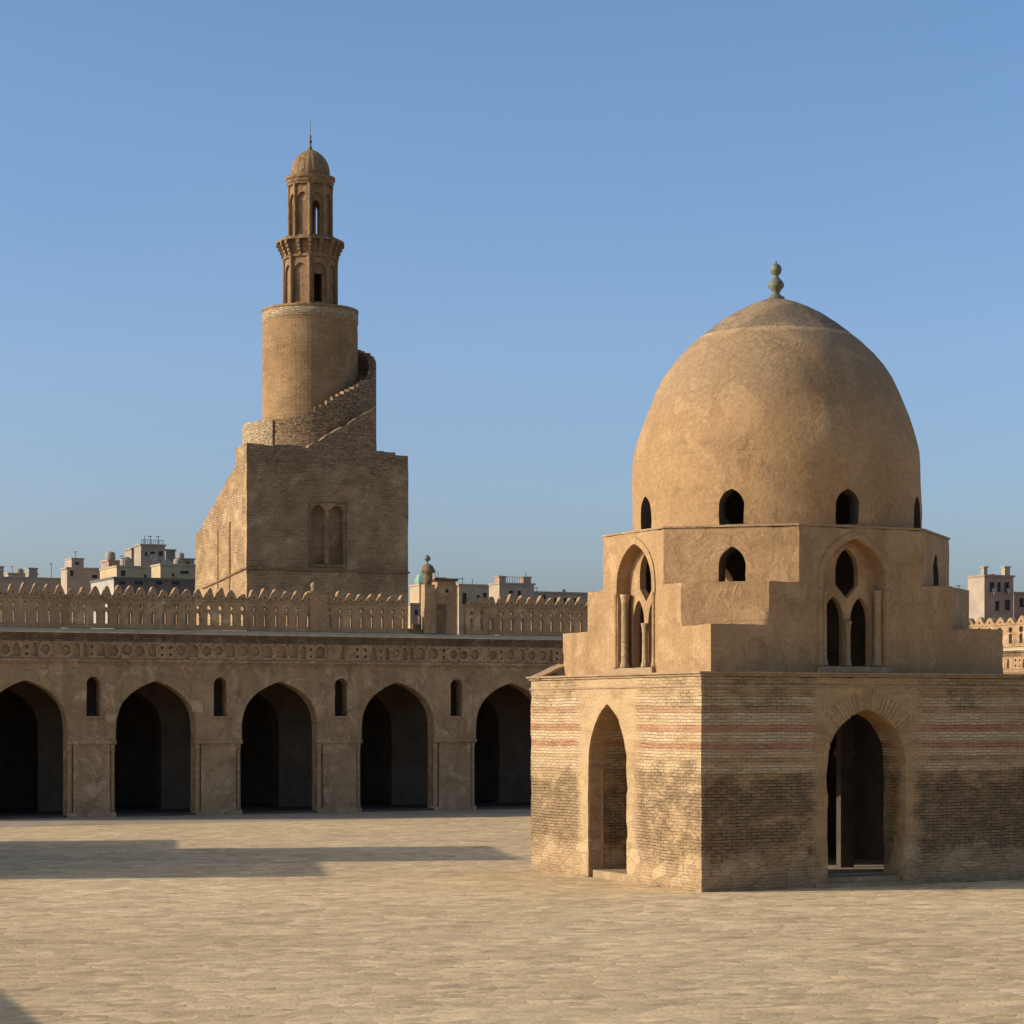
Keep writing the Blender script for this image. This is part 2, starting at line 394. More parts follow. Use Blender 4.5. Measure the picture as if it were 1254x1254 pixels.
def prism(bm, pts, z0, z1, top=None):
    a = [bm.verts.new((p[0], p[1], z0)) for p in pts]
    b = [bm.verts.new((p[0], p[1], z1)) for p in (top or pts)]
    n = len(pts)
    bm.faces.new(a[::-1]); bm.faces.new(b)
    for i in range(n): bm.faces.new([a[i], a[(i + 1) % n], b[(i + 1) % n], b[i]])
def plate(bm, outer, holes, d0, d1, T=None, rim=True):
    """polygon (s, z) with holes, solid between depths d0 and d1; T maps (s, d, z) to a point"""
    T = T or (lambda s, d, z: Vector((s, d, z)))
    loops = [outer] + list(holes)
    tri = tessellate_polygon([[Vector((p[0], p[1], 0)) for p in l] for l in loops])
    flat = [p for l in loops for p in l]
    A = [bm.verts.new(T(p[0], d0, p[1])) for p in flat]
    B = [bm.verts.new(T(p[0], d1, p[1])) for p in flat]
    for t in tri:
        if len(set(t)) < 3: continue
        try:
            bm.faces.new([A[i] for i in t]); bm.faces.new([B[i] for i in reversed(t)])
        except ValueError: pass
    k = 0
    for li, l in enumerate(loops):
        n = len(l)
        if li > 0 or rim:
            for i in range(n):
                j = (i + 1) % n
                try: bm.faces.new([A[k + i], A[k + j], B[k + j], B[k + i]])
                except ValueError: pass
        k += n
def arch(cx, half, z0, zs, za, p=3.0, e=.80, n=12):
    """closed pointed-arch outline, from the bottom left round to the bottom right"""
    L = [(cx - half, z0)]; Rr = [(cx + half, z0)]
    for i in range(n):
        t = 1 - (1 - i / n) ** 1.7
        w = half * (1 - t ** p) ** e
        L.append((cx - w, zs + (za - zs) * t)); Rr.append((cx + w, zs + (za - zs) * t))
    return L + [(cx, za)] + Rr[::-1]
def circle(cx, cz, r, n=12, ph=0, sy=1.0):
    return [(cx + r * math.cos(ph + 2 * PI * i / n), cz + r * sy * math.sin(ph + 2 * PI * i / n)) for i in range(n)]
def lathe(bm, prof, cx=0, cy=0, n=32, mod=None, a0=0, a1=2 * PI):
    rings = []
    for (r, z) in prof:
        ring = []
        for i in range(n):
            a = 2 * PI * i / n
            rr = r * (mod(a, z) if mod else 1)
            ring.append(bm.verts.new((cx + rr * math.cos(a), cy + rr * math.sin(a), z)))
        rings.append(ring)
    for q in range(len(rings) - 1):
        for i in range(n):
            j = (i + 1) % n
            bm.faces.new([rings[q][i], rings[q][j], rings[q + 1][j], rings[q + 1][i]])
    bm.faces.new(rings[0][::-1]); bm.faces.new(rings[-1])
def column(bm, x, y, z0, z1, r, cap=1.35, n=12):
    h = z1 - z0; b = min(.16, h * .12)
    lathe(bm, [(r * cap, z0), (r * cap, z0 + b * .4), (r * 1.1, z0 + b), (r, z0 + b * 1.3), (r * .94, z1 - b * 1.8), (r * 1.12, z1 - b * 1.6),
               (r, z1 - b * 1.4), (r * 1.15, z1 - b * .8), (r * cap, z1 - b * .25), (r * cap, z1)], x, y, n)
def cut(target, cutters):
    """subtract closed meshes from an object and bake the result"""
    for bmc in cutters:
        bmesh.ops.recalc_face_normals(bmc, faces=bmc.faces)
        me = bpy.data.meshes.new('cutter'); bmc.to_mesh(me); bmc.free()
        c = bpy.data.objects.new('cutter', me); col.objects.link(c)
        m = target.modifiers.new('b', 'BOOLEAN'); m.operation = 'DIFFERENCE'; m.solver = 'EXACT'; m.object = c
        par = target.parent; target.parent = None; mw = target.matrix_world.copy()
        bpy.context.view_layer.update()
        dg = bpy.context.evaluated_depsgraph_get()
        new = bpy.data.meshes.new_from_object(target.evaluated_get(dg))
        target.modifiers.clear(); old = target.data; target.data = new
        bpy.data.meshes.remove(old); bpy.data.objects.remove(c); bpy.data.meshes.remove(me)
        target.parent = par

def shade_inside(o, inside):     # inside faces take a near-black colour for the rooms' shade
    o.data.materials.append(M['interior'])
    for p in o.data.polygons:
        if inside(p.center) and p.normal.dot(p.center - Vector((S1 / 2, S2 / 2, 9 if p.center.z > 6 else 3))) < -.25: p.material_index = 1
from mathutils import noise as mnoise
def roughen(o, step=.45, amp=.014, chip=.03, seed=0.0):
    """uneven old surfaces: fine mesh, wavy faces and slightly broken outer corners"""
    bm = BM(); bm.from_mesh(o.data)
    bmesh.ops.triangulate(bm, faces=bm.faces[:])
    for _ in range(8):
        L = [e for e in bm.edges if e.calc_length() > step]
        if not L: break
        bmesh.ops.subdivide_edges(bm, edges=L, cuts=1)
        bmesh.ops.triangulate(bm, faces=[f for f in bm.faces if len(f.verts) > 3])
    bm.normal_update()
    mv = []
    for v in bm.verts:
        p = v.co + Vector((seed, seed * 1.7, 0))
        d = mnoise.noise_vector(p * .9) * amp + mnoise.noise_vector(p * 3.1) * amp * .4
        ns = [f.normal for f in v.link_faces]
        if chip and any(ns[0].dot(q) < .4 for q in ns[1:]) and v.normal.length > 0:
            d -= v.normal * chip * max(0.0, mnoise.noise(p * 2.3) * 1.6 + mnoise.noise(p * 6.0) * .5)
        mv.append((v, d))
    for v, d in mv: v.co += d
    bm.to_mesh(o.data); bm.free()
    for p in o.data.polygons: p.use_smooth = True
    o.data.set_sharp_from_angle(angle=R_(28))
def arch_cut(T, cx, half, z0, zs, za, d0, d1, p=3.0, e=.80):
    b = BM(); plate(b, arch(cx, half, z0, zs, za, p, e), [], d0, d1, T); return b

# ------------------------------------------------------------------ ground
b = BM(); S = 6000
vs = [b.verts.new(p) for p in ((-S, -S, 0), (S, -S, 0), (S, S, 0), (-S, S, 0))]; b.faces.new(vs)
tag(obj('ground', b, 'earth'), kind='structure')
b = BM()
vs = [b.verts.new(p) for p in ((-70, -70, 0), (90, -70, 0), (90, 46, 0), (-70, 46, 0))]; b.faces.new(vs)
pv = obj('courtyard_paving', b, 'paving'); tag(pv, kind='structure')
pv.location = (5.3, 65.4, .004); pv.rotation_euler = (0, 0, TH)

# ------------------------------------------------------------------ domed fountain
S1, S2, IN = 11.85, 10.75, .766
HB, H1, H2, H3 = 6.07, 7.58, 8.84, 10.48
T2R, T2L, T3R, T3L = 1.95, 1.70, 2.98, 2.72
fo = empty('domed_fountain_pavilion', (5.309, 65.439, 0), TH,
           'large square pavilion of banded brick and ochre plaster under a big pointed dome', 'domed pavilion')
def Tf(s, d, z): return Vector((s, d, z))            # front face, depth inwards
def Tw(s, d, z): return Vector((d, s, z))            # west (sunlit) face
def Te(s, d, z): return Vector((S1 - d, s, z))
def Tn(s, d, z): return Vector((s, S2 - d, z))
bm = BM(); box(bm, 0, S1, 0, S2, 0, HB)
base = obj('base_walls', bm, 'base', fo)
inner = BM(); box(inner, 1.40, S1 - 1.40, 1.12, S2 - 1.12, -.5, HB + .5)
DC, DW = 5.58, 5.58
cut(base, [inner,
           arch_cut(Tf, DC, 1.36, -.5, 3.25, 5.14, -.5, 1.6, 3.2, .82), arch_cut(Tw, DW, 1.22, -.5, 3.2, 5.30, -.5, 1.8, 2.6, .84),
           arch_cut(Te, DW, 1.22, -.5, 3.2, 5.30, -.5, .5, 2.6, .84), arch_cut(Tn, DC, 1.36, -.5, 3.25, 5.14, -.5, .5, 3.2, .82)])
shade_inside(base, lambda c: 1.35 < c.x < S1 - 1.35 and 1.07 < c.y < S2 - 1.07)
roughen(base, .30, .013, .05)
# ceiling slab of the base with its central well, and the raised floor
bm = BM(); plate(bm, [(1.4, 1.12), (S1 - 1.4, 1.12), (S1 - 1.4, S2 - 1.12), (1.4, S2 - 1.12)], [circle(S1 / 2, S2 / 2, 3.0, 8, PI / 8)],
                 HB - .35, HB - .02, lambda s, d, z: Vector((s, z, d)))
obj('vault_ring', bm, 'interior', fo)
bm = BM(); box(bm, 1.402, S1 - 1.402, 1.122, S2 - 1.122, .004, .30)
obj('floor', bm, 'floor', fo)
bm = BM(); box(bm, DC - 1.34, DC + 1.34, .20, 1.118, .004, .26); box(bm, DC - 1.75, DC + 1.60, -.28, .196, .004, .12)
obj('door_step', bm, 'stone_trim', fo)
bm = BM(); box(bm, .05, 1.398, DW - 1.2, DW + 1.0, .004, .24)
obj('door_step', bm, 'stone_trim', fo)
bm = BM(); box(bm, .45, .52, DW + 1.17, DW + 1.24, .24, 3.35); obj('jamb_bead', bm, 'stone_trim', fo)
# inner pillars round the basin
for (px_, py_) in ((7.15, 3.45), (S1 - 7.15, S2 - 3.45)):
    bm = BM(); box(bm, px_ - .24, px_ + .24, py_ - .12, py_ + .12, .304, 5.7); box(bm, px_ - .30, px_ + .30, py_ - .18, py_ + .18, 3.7, 3.9)
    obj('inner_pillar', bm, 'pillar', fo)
# voussoirs over the shaded doorway
bm = BM()
A = arch(DC, 1.36, 3.25, 3.25, 5.14, 3.2, .82, n=12)[1:-1]
B = arch(DC, 2.02, 3.25, 3.25, 5.74, 3.2, .78, n=12)[1:-1]
for i in range(len(A) - 1):
    if A[i][1] < 4.1 and A[i + 1][1] < 4.1: continue
    for k in range(2):
        if random.random() < .3: continue
        def L(P, f): return (P[i][0] * (1 - f) + P[i + 1][0] * f, P[i][1] * (1 - f) + P[i + 1][1] * f)
        f0, f1 = k * .5 + .04, k * .5 + .46
        if abs(A[i][1] - A[i + 1][1]) + abs(A[i][0] - A[i + 1][0]) < .05: continue
        j = random.uniform(.94, 1.0)
        b0, b1 = L(B, f0), L(B, f1); a0, a1 = L(A, f0), L(A, f1)
        b0 = tuple(a0[q] + (b0[q] - a0[q]) * j for q in (0, 1)); b1 = tuple(a1[q] + (b1[q] - a1[q]) * j for q in (0, 1))
        plate(bm, [a0, a1, b1, b0], [], -.006 - random.random() * .008, .02)
obj('voussoirs', bm, 'plaster', fo)
# cornice at the top of the base
bm = BM()
def ring(bm, out, z0, z1, inn=.3, jag=0):
    plate(bm, [(-out, -out), (S1 + out, -out), (S1 + out, S2 + out), (-out, S2 + out)],
          [[(inn, inn), (inn, S2 - inn), (S1 - inn, S2 - inn), (S1 - inn, inn)]], z0, z1, lambda s, d, z: Vector((s, z, d)))
ring(bm, .05, HB + .004, HB + .07); ring(bm, .12, HB + .074, HB + .13, .3)
obj('cornice', bm, 'stone_trim', fo)
bm = BM(); ring(bm, .035, HB - .30, HB - .24, -.001); obj('string_course', bm, 'stone_trim', fo)
bm = BM(); plate(bm, [(0.31, .31), (S1 - .31, .31), (S1 - .31, S2 - .31), (.31, S2 - .31)], [circle(S1 / 2, S2 / 2, 3.0, 8, PI / 8)],
                 HB, HB + .06, lambda s, d, z: Vector((s, z, d))); obj('terrace', bm, 'stone_trim', fo)
# upper storey
Z0 = HB + .135
bm = BM(); box(bm, IN, S1 - IN, IN, S2 - IN, HB + .064, H3)
up = obj('upper_storey', bm, 'plaster', fo)
cuts = []
c = BM(); box(c, IN + .85, S1 - IN - .85, IN + .85, S2 - IN - .85, HB - 1, H3 - .45)
# (the corners of the well are narrowed where the outer corners are cut back)
c.free()
c = BM(); a = IN + .85; tr, tl = T3R - .25, T3L - .25
prism(c, [(a + tr, a), (S1 - a - tr, a), (S1 - a, a + tl), (S1 - a, S2 - a - tl), (S1 - a - tr, S2 - a), (a + tr, S2 - a), (a, S2 - a - tl), (a, a + tl)], HB - 1, H3 - .3)
cuts.append(c)
c = BM(); prism(c, circle(S1 / 2, S2 / 2, 3.6, 32), H3 - 1, H3 + 1); cuts.append(c)
for (tr, tl, z0, z1) in ((T3R, T3L, H2, H3 + 1), (T2R, T2L, H1, H3 + 2)):
    c = BM(); g = .6
    for (sx, sy) in ((0, 0), (1, 0), (0, 1), (1, 1)):
        X = lambda q: IN + q if sx == 0 else S1 - IN - q
        Y = lambda q: IN + q if sy == 0 else S2 - IN - q
        k = (tr + tl) * .0 + 1
        # line through (tr,0)-(0,tl), extended beyond the block
        e1 = (X(tr + g * tr), Y(-g * tl)); e2 = (X(-g * tr), Y(tl + g * tl)); e3 = (X(-g * tr - 1), Y(-g * tl - 1))
        prism(c, [e1, e2, e3], z0, z1)
    cuts.append(c)
WC, WV = 5.66, 5.24        # centres of the big double windows
def Tuf(s, d, z): return Vector((s, IN + d, z))
def Tuw(s, d, z): return Vector((IN + d, s, z))
def Tue(s, d, z): return Vector((S1 - IN - d, s, z))
def Tun(s, d, z): return Vector((s, S2 - IN - d, z))
for T, cc in ((Tuf, WC), (Tuw, WV), (Tue, WV), (Tun, WC)):
    cuts.append(arch_cut(T, cc, 1.08, 6.40, 8.65, 10.12, -.5, 1.2))
# corner windows in the cut-back faces
def chamf(sx, sy):
    P = Vector((IN + T3R if sx == 0 else S1 - IN - T3R, IN if sy == 0 else S2 - IN, 0))
    Q = Vector((IN if sx == 0 else S1 - IN, IN + T3L if sy == 0 else S2 - IN - T3L, 0))
    d = (Q - P); ln = d.length; d.normalize(); cen = Vector((S1 / 2, S2 / 2, 0))
    nrm = Vector((-d.y, d.x, 0))
    if nrm.dot(cen - P) < 0: nrm = -nrm
    return (lambda s, dd, z: P + d * s + nrm * dd + Vector((0, 0, z))), ln
for sx in (0, 1):
    for sy in (0, 1):
        T, ln = chamf(sx, sy); cuts.append(arch_cut(T, ln * .49, .40, H2 + .03, 9.35, 9.90, -.5, 1.6, 2.4, .84))
cut(up, cuts)
shade_inside(up, lambda c: abs(c.x - S1 / 2) < S1 / 2 - IN - .8 and abs(c.y - S2 / 2) < S2 / 2 - IN - .8 or (c - Vector((S1/2, S2/2, c.z))).length < 3.7)
roughen(up, .32, .012, .045, 3.0)
# coping line round the top of the upper storey, and tracery windows
tr, tl = T3R, T3L; o_ = .03
def octo(q): a = IN - q; t1, t2 = tr - q * .0, tl; return [(a + t1, a), (S1 - a - t1, a), (S1 - a, a + t2), (S1 - a, S2 - a - t2), (S1 - a - t1, S2 - a), (a + t1, S2 - a), (a, S2 - a - t2), (a, a + t2)]
bm = BM(); plate(bm, octo(o_), [circle(S1 / 2, S2 / 2, 4.2, 32)], H3 + .002, H3 + .06, lambda s, d, z: Vector((s, z, d)))
obj('coping', bm, 'stone_trim', fo)
def tracery(T, cc):
    bm = BM()
    l1 = arch(cc - .64, .33, 6.42, 7.70, 8.46, 2.4, .76, 8); l2 = arch(cc + .36, .33, 6.42, 7.70, 8.46, 2.4, .76, 8)
    l1 = [(x + .02, z) for x, z in l1]
    l1 = arch(cc - .47, .345, 6.42, 7.70, 8.46, 2.4, .76, 8); l2 = arch(cc + .47, .345, 6.42, 7.70, 8.46, 2.4, .76, 8)
    oc = [(cc, 8.40), (cc - .40, 8.82), (cc - .40, 9.30), (cc - .33, 9.58), (cc - .18, 9.78), (cc, 9.92), (cc + .18, 9.78), (cc + .33, 9.58), (cc + .40, 9.30), (cc + .40, 8.82)]
    plate(bm, arch(cc, 1.15, 6.36, 8.65, 10.2), [l1, l2, oc], .40, .62, T)
    w = obj('window', bm, 'plaster', fo)
    for q, r_ in ((-.97, .12), (0, .095), (.97, .12)):
        bm = BM(); P = T(cc + q, .20 if q else .36, 0)
        column(bm, P.x, P.y, 6.41, 8.66 if q else 7.75, r_)
        obj('colonnette', bm, 'stone_trim', w, True)
    bm = BM()
    Ao = arch(cc, 1.28, 8.62, 8.64, 10.36); Ai = arch(cc, 1.09, 8.62, 8.64, 10.14)
    plate(bm, Ao + Ai[::-1], [], -.035, .04, T)
    obj('arch_moulding', bm, 'plaster', w)
    for q in (-1.18, 1.18):
        bm = BM(); P = T(cc + q, .0, 0); column(bm, P.x, P.y, 6.39, 8.64, .065); obj('colonnette', bm, 'plaster', w, True)
    bm = BM(); plate(bm, [(cc - 1.28, 6.22), (cc + 1.28, 6.22), (cc + 1.28, 6.385), (cc - 1.28, 6.385)], [], -.13, .9, T)
    obj('sill', bm, 'stone_trim', w)
tracery(Tuf, WC); tracery(Tuw, WV)
# dome
DX, DY = S1 / 2 - .05, S2 / 2
prof = [(4.47, 10.46), (4.475, 11.2), (4.47, 12.1), (4.46, 12.7), (4.41, 13.1), (4.33, 13.42), (4.22, 13.80), (4.10, 14.2), (3.94, 14.60), (3.77, 15.0), (3.56, 15.4),
        (3.31, 15.78), (3.05, 16.1), (2.68, 16.48), (2.28, 16.82), (1.87, 17.14), (1.45, 17.42), (1.08, 17.63), (.72, 17.8), (.42, 17.9), (.18, 17.96)]
inn = [(r - .55, z - .12) for r, z in prof if r > 1.2]
rng = random.Random(3)
def wobble(a, z): return 1 + .0035 * math.sin(3 * a + z) + .0025 * math.sin(7 * a - 2.3 * z) + .002 * math.sin(13 * a + 3.1 * z)
bm = BM(); lathe(bm, prof, DX, DY, 96, wobble)
dome = obj('dome', bm, 'dome', fo)
c = BM(); lathe(c, [(3.85, 10.0)] + inn, DX, DY, 48)
cuts = [c]
for k in range(8):
    a = R_(246.5 + 45 * k) - TH
    dv = Vector((math.cos(a), math.sin(a), 0)); sv = Vector((-math.sin(a), math.cos(a), 0)); cen = Vector((DX, DY, 0))
    T = lambda s, d, z, dv=dv, sv=sv: cen + sv * s + dv * d + Vector((0, 0, z))
    cuts.append(arch_cut(T, 0, .375, 10.6, 11.15, 11.64, 3.0, 5.5, 2.4, .84))
cut(dome, cuts)
shade_inside(dome, lambda c: True)
roughen(dome, .5, .02, .03, 11.0)
bm = BM(); lathe(bm, [(.26, 17.93), (.27, 18.0), (.17, 18.05), (.11, 18.12), (.14, 18.2), (.24, 18.32), (.255, 18.40), (.22, 18.48), (.11, 18.60), (.075, 18.66),
                      (.10, 18.70), (.155, 18.77), (.18, 18.87), (.155, 18.97), (.08, 19.04), (.03, 19.06), (.02, 19.14)], DX, DY, 24)
obj('finial', bm, 'bronze', fo, True)
# loose slab on the corner of the fountain's cornice
bm = BM()
box(bm, -.55, .55, -.28, .28, -.035, .035, lambda v: Vector((v.x, v.y, v.z + .05 * math.sin(v.x * 3))))
bmesh.ops.subdivide_edges(bm, edges=bm.edges[:], cuts=2)
for v in bm.verts: v.co += Vector((0, 0, .03 * math.sin(4 * v.co.x) + .01 * rng.uniform(-1, 1)))
sl = obj('stone_slab', bm, 'stone_trim'); tag(sl, 'broken white stone slab lying tilted on the left corner of the pavilion cornice', 'stone slab')
C0 = Vector((5.309, 65.439, 0)); Ru = Vector((math.cos(TH), math.sin(TH), 0)); Rv = Vector((-math.sin(TH), math.cos(TH), 0))
sl.location = C0 + Ru * .38 + Rv * (S2 - .55) + Vector((0, 0, HB + .30)); sl.rotation_euler = (R_(4), R_(-14), TH)
bm = BM()
bmesh.ops.create_icosphere(bm, subdivisions=2, radius=.17)
for v in bm.verts: v.co = Vector((v.co.x * 1.3, v.co.y, v.co.z * .55)) * rng.uniform(.85, 1.1)
st = obj('loose_stone', bm, 'weather'); tag(st, 'small dark stone propping up the tilted slab on the pavilion cornice', 'stone')
st.location = C0 + Ru * .40 + Rv * (S2 - .66) + Vector((0, 0, HB + .20)); st.rotation_euler = (0, 0, .4)

# ------------------------------------------------------------------ arcades
def arcade(root, U0, U1, period, o_arch, o_win, mper, moffs, gaps=(), cornice_mat='weather', depth=10.5, posts=()):
    nA = range(int(math.floor((U0 - o_arch) / period)) + 1, int(math.floor((U1 - o_arch) / period)) + 1)
    cs = [o_arch + k * period for k in nA if o_arch + k * period - 2.2 > U0 and o_arch + k * period + 2.2 < U1]
    ws = [o_win + k * period for k in range(-9, 12) if U0 + .6 < o_win + k * period < U1 - .6]
    HS, HA, HT = 3.80, 6.62, 9.02
    def outline(nh, imp):
        pts = [(U0, 0)]
        for c in cs:
            a = arch(c, 2.02, HS, HS, HA, 3.4, .84, 14)[1:-1]
            pts += [(c - 2.02 - nh, 0), (c - 2.02 - nh, imp)]
            if nh: pts += [(c - 2.02, imp)]
            pts += a
            if nh: pts += [(c + 2.02, imp)]
            pts += [(c + 2.02 + nh, imp), (c + 2.02 + nh, 0)]
        pts += [(U1, 0), (U1, HT), (U0, HT)]
        return pts
    holes = [arch(w, .34, 4.90, 6.45, 6.82, 2.2, .55, 6) for w in ws]
    bm = BM(); plate(bm, outline(.30, 3.50), holes, 0, .36); roughen(obj('facade_wall', bm, 'arcade', root), .6, .012, .03)
    bm = BM(); plate(bm, outline(0, 3.50), holes, .362, .80); obj('pier_core', bm, 'arcade', root)
    # corner columns on the piers
    bm = BM(); column(bm, 0, 0, .22, 3.495, .125, 1.15); first = None
    for c in cs:
        for q in (-1, 1):
            u = c + q * (2.02 + .155)
            if first is None: first = obj('corner_column', bm, 'arcade', root, True); first.location = (u, .15, 0)
            else: share('corner_column', first, root, (u, .15, 0))
    # plinth, impost band and sill
    for i in range(len(cs) - 1):
        a, b_ = cs[i] + 2.02, cs[i + 1] - 2.02
        bm = BM(); box(bm, a + .004, b_ - .004, -.05, .355, .0, .22); obj('pier_plinth', bm, 'arcade', root)
        bm = BM(); box(bm, a - .03, b_ + .03, -.045, .30, 3.54, 3.70); box(bm, a + .33, b_ - .33, -.03, -.002, 3.44, 3.50); obj('impost', bm, 'arcade', root)
    for w in ws:
        bm = BM(); box(bm, w - .42, w + .42, -.06, .2, 4.80, 4.896); obj('niche_sill', bm, 'stone_trim', root)
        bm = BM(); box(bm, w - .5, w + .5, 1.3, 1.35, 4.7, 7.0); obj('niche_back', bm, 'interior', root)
    for c in cs:
        o = arch(c, 2.58, HS, HS, HA + .5, 3.4, .84, 14)[1:-1]; i_ = arch(c, 2.04, HS, HS, HA + .02, 3.4, .84, 14)[1:-1]
        bm = BM(); plate(bm, o + i_[::-1], [], -.018, .01); obj('arch_band', bm, 'arcade', root)
    # mouldings
    bm = BM()
    box(bm, U0, U1, -.07, -.002, 7.46, 7.54); box(bm, U0, U1, -.13, -.002, 7.544, 7.68)
    obj('string_course', bm, 'arcade', root)
    # carved frieze, cell by cell
    bm = BM(); u = U0; rg = random.Random(11)
    z0, z1 = 7.70, 8.52
    while u < U1 - .2:
        w = rg.choice((.36, .46, .60, .68)) * rg.uniform(.9, 1.1); w = min(w, U1 - u)
        if U1 - u - w < .3: w = U1 - u
        cx = u + w / 2; cz = (z0 + z1) / 2 + rg.uniform(-.03, .03); k = rg.random(); hs = []
        if w > .54:
            r = w * .41
            if k < .35: hs.append(circle(cx, cz, r, 6, rg.random()))
            elif k < .6: hs.append(circle(cx, cz, r * .9, 10, 0))
            else: hs.append(arch(cx, r * .85, z0 + .12, cz + .05, z1 - .08, 2.4, .6, 5))
            for sx in (-1, 1):
                for sz in (-1, 1):
                    q = (cx + sx * (w / 2 - .05), cz + sz * .33)
                    if rg.random() < .8: hs.append([(q[0] - .035, q[1] - .045), (q[0] + .035, q[1] - .02), (q[0] + .01, q[1] + .05)])
        else:
            if k < .5: hs.append(arch(cx, w * .33, z0 + .08, cz - .05, z1 - .08, 2.2, .7, 5))
            else:
                hs.append(circle(cx, cz + .16, w * .22, 5, rg.random())); hs.append(circle(cx, cz - .2, w * .2, 4, rg.random()))
        if rg.random() < .06: hs = []
        plate(bm, [(u, z0), (u + w, z0), (u + w, z1), (u, z1)], hs, -.13 - rg.random() * .025, -.002, rim=True)
        u += w
    obj('frieze', bm, 'frieze', root)
    bm = BM()
    box(bm, U0, U1, -.12, -.002, 8.524, 8.62); box(bm, U0, U1, -.06, -.002, 8.624, 8.80)
    box(bm, U0, U1, -.16, -.002, 8.804, 8.92)
    obj('cornice', bm, cornice_mat, root); bm = BM()
    # coping with a sloping lit edge, slightly ragged
    us = [U0 + k * .9 for k in range(int((U1 - U0) / .9))] + [U1]
    prev = None
    for u in us:
        j = rg.uniform(-.015, .015)
        sec = [(-.26 + j, 8.924), (-.26 + j, 8.99), (.27, 9.165 + j * .5), (1.2, 9.17), (1.2, 9.024), (-.002, 9.024), (-.002, 8.924)]
        v = [bm.verts.new((u, a, b_)) for a, b_ in sec]
        if prev:
            for i in range(len(v)): bm.faces.new([prev[i], prev[(i + 1) % 7], v[(i + 1) % 7], v[i]])
        else: bm.faces.new(v)
        prev = v
    bm.faces.new(prev[::-1])
    obj('coping', bm, 'coping', root)
    # lattice parapet with merlons
    PZ = 9.19
    spans = []; s = U0
    for (g0, g1) in gaps: spans.append((s, g0)); s = g1
    spans.append((s, U1))
    bm = BM(); cells = []
    D0, D1 = .30, .60
    for (s0, s1) in spans:
        n = max(1, int(round((s1 - s0) / mper))); w = (s1 - s0) / n
        for i in range(n):
            cx = s0 + (i + .5) * w
            cells.append((cx, w))
            hw = .098 * w / .58 * rg.uniform(.85, 1.1)
            hs = [arch(cx, hw, 9.42, 9.90, 10.06, 2.0, .6, 4), circle(cx, 10.30 + rg.uniform(-.015, .015), .115 * w / .58 * rg.uniform(.85, 1.1), 8, .2)]
            if rg.random() < .04: hs = hs[:1]
            a0, a1 = cx - w / 2, cx + w / 2
            plate(bm, [(a0, PZ), (a1, PZ), (a1, 10.62), (a0, 10.62)], hs, D0, D1, rim=False)
            for pr in (D0 - .02,):
                pass
        box(bm, s0, s0 + .002, D0, D1, PZ, 10.62)
        box(bm, s1 - .002, s1, D0, D1, PZ, 10.62)
        box(bm, s0, s1, D0 - .05, D1 + .03, 10.624, 10.70); box(bm, s0, s1, D0 - .04, D0 - .002, PZ, 9.34)
    par = obj('parapet', bm, 'arcade', root)
    var = []
    for (cx, w) in cells:
        if len(var) < 5:
            q = [(.86, 0), (1, .03), (.93, -.02), (1.06, .0), (.62, .07)][len(var)]
            bm = BM(); h = .56 * q[0]; sh = q[1]
            o = [(-.275, 0), (.275, 0), (.265, h * .14), (.205, h * .34), (.165, h * .56), (.11 + sh, h * .8), (.05 + sh, h * .96), (sh, h), (-.05 + sh, h * .96), (-.11 + sh, h * .8), (-.165, h * .56), (-.205, h * .34), (-.265, h * .14)]
            plate(bm, [(x * w / .58, z) for x, z in o], [circle(0, h * .24, .05 * w / .58, 6)], D0, D1)
            ob = obj('merlon', bm, 'arcade', par); ob.location = (cx, 0, 10.704); var.append(ob)
        else: share('merlon', rg.choice(var[:4] if rg.random() < .9 else var), par, (cx, rg.uniform(-.03, .03), 10.704), 0, (rg.uniform(.9, 1.05), 1, rg.choice((1, 1, 1, 1, .92, .8)) * rg.uniform(.86, 1.12)))
    # galleries behind: roof, inner row of piers, back wall, floor
    bm = BM(); box(bm, U0, U1, 1.204, depth, 8.75, 9.10); box(bm, U0, U1, 1.204, 1.254, 9.024, 9.19) if False else None
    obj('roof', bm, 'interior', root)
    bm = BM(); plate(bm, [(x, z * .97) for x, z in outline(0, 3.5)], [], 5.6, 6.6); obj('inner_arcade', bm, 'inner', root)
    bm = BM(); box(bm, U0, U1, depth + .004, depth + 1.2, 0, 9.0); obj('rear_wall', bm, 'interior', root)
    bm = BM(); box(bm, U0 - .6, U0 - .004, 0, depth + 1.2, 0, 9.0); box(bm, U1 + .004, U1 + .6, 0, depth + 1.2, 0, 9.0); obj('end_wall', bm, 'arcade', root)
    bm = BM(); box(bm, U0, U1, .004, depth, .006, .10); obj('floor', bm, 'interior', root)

na = empty('arcade_building', (-24.404, 111.256, 0), TH,
           'long shaded courtyard arcade of pointed arches with carved frieze and lattice parapet, behind the pavilion', 'arcade')
arcade(na, -6.0, 50.0, 6.455, 1.25, 4.56, .585, 0, gaps=((21.30, 24.62),))
ea = empty('arcade_building', (34 - .4377 * 25, 155 + .8991 * 25, 0), TH - PI / 2,
           'sunlit wing with bright pale merlons at the far right, seen past the pavilion', 'arcade')
arcade(ea, 0, 52, 6.455, 3.3, 6.5, 1.12, 0)
ea.scale = (1, 1, 1.035)

def on_roof(u, v, z): return Vector((-24.404, 111.256, 0)) + Ru * u + Rv * v + Vector((0, 0, z))
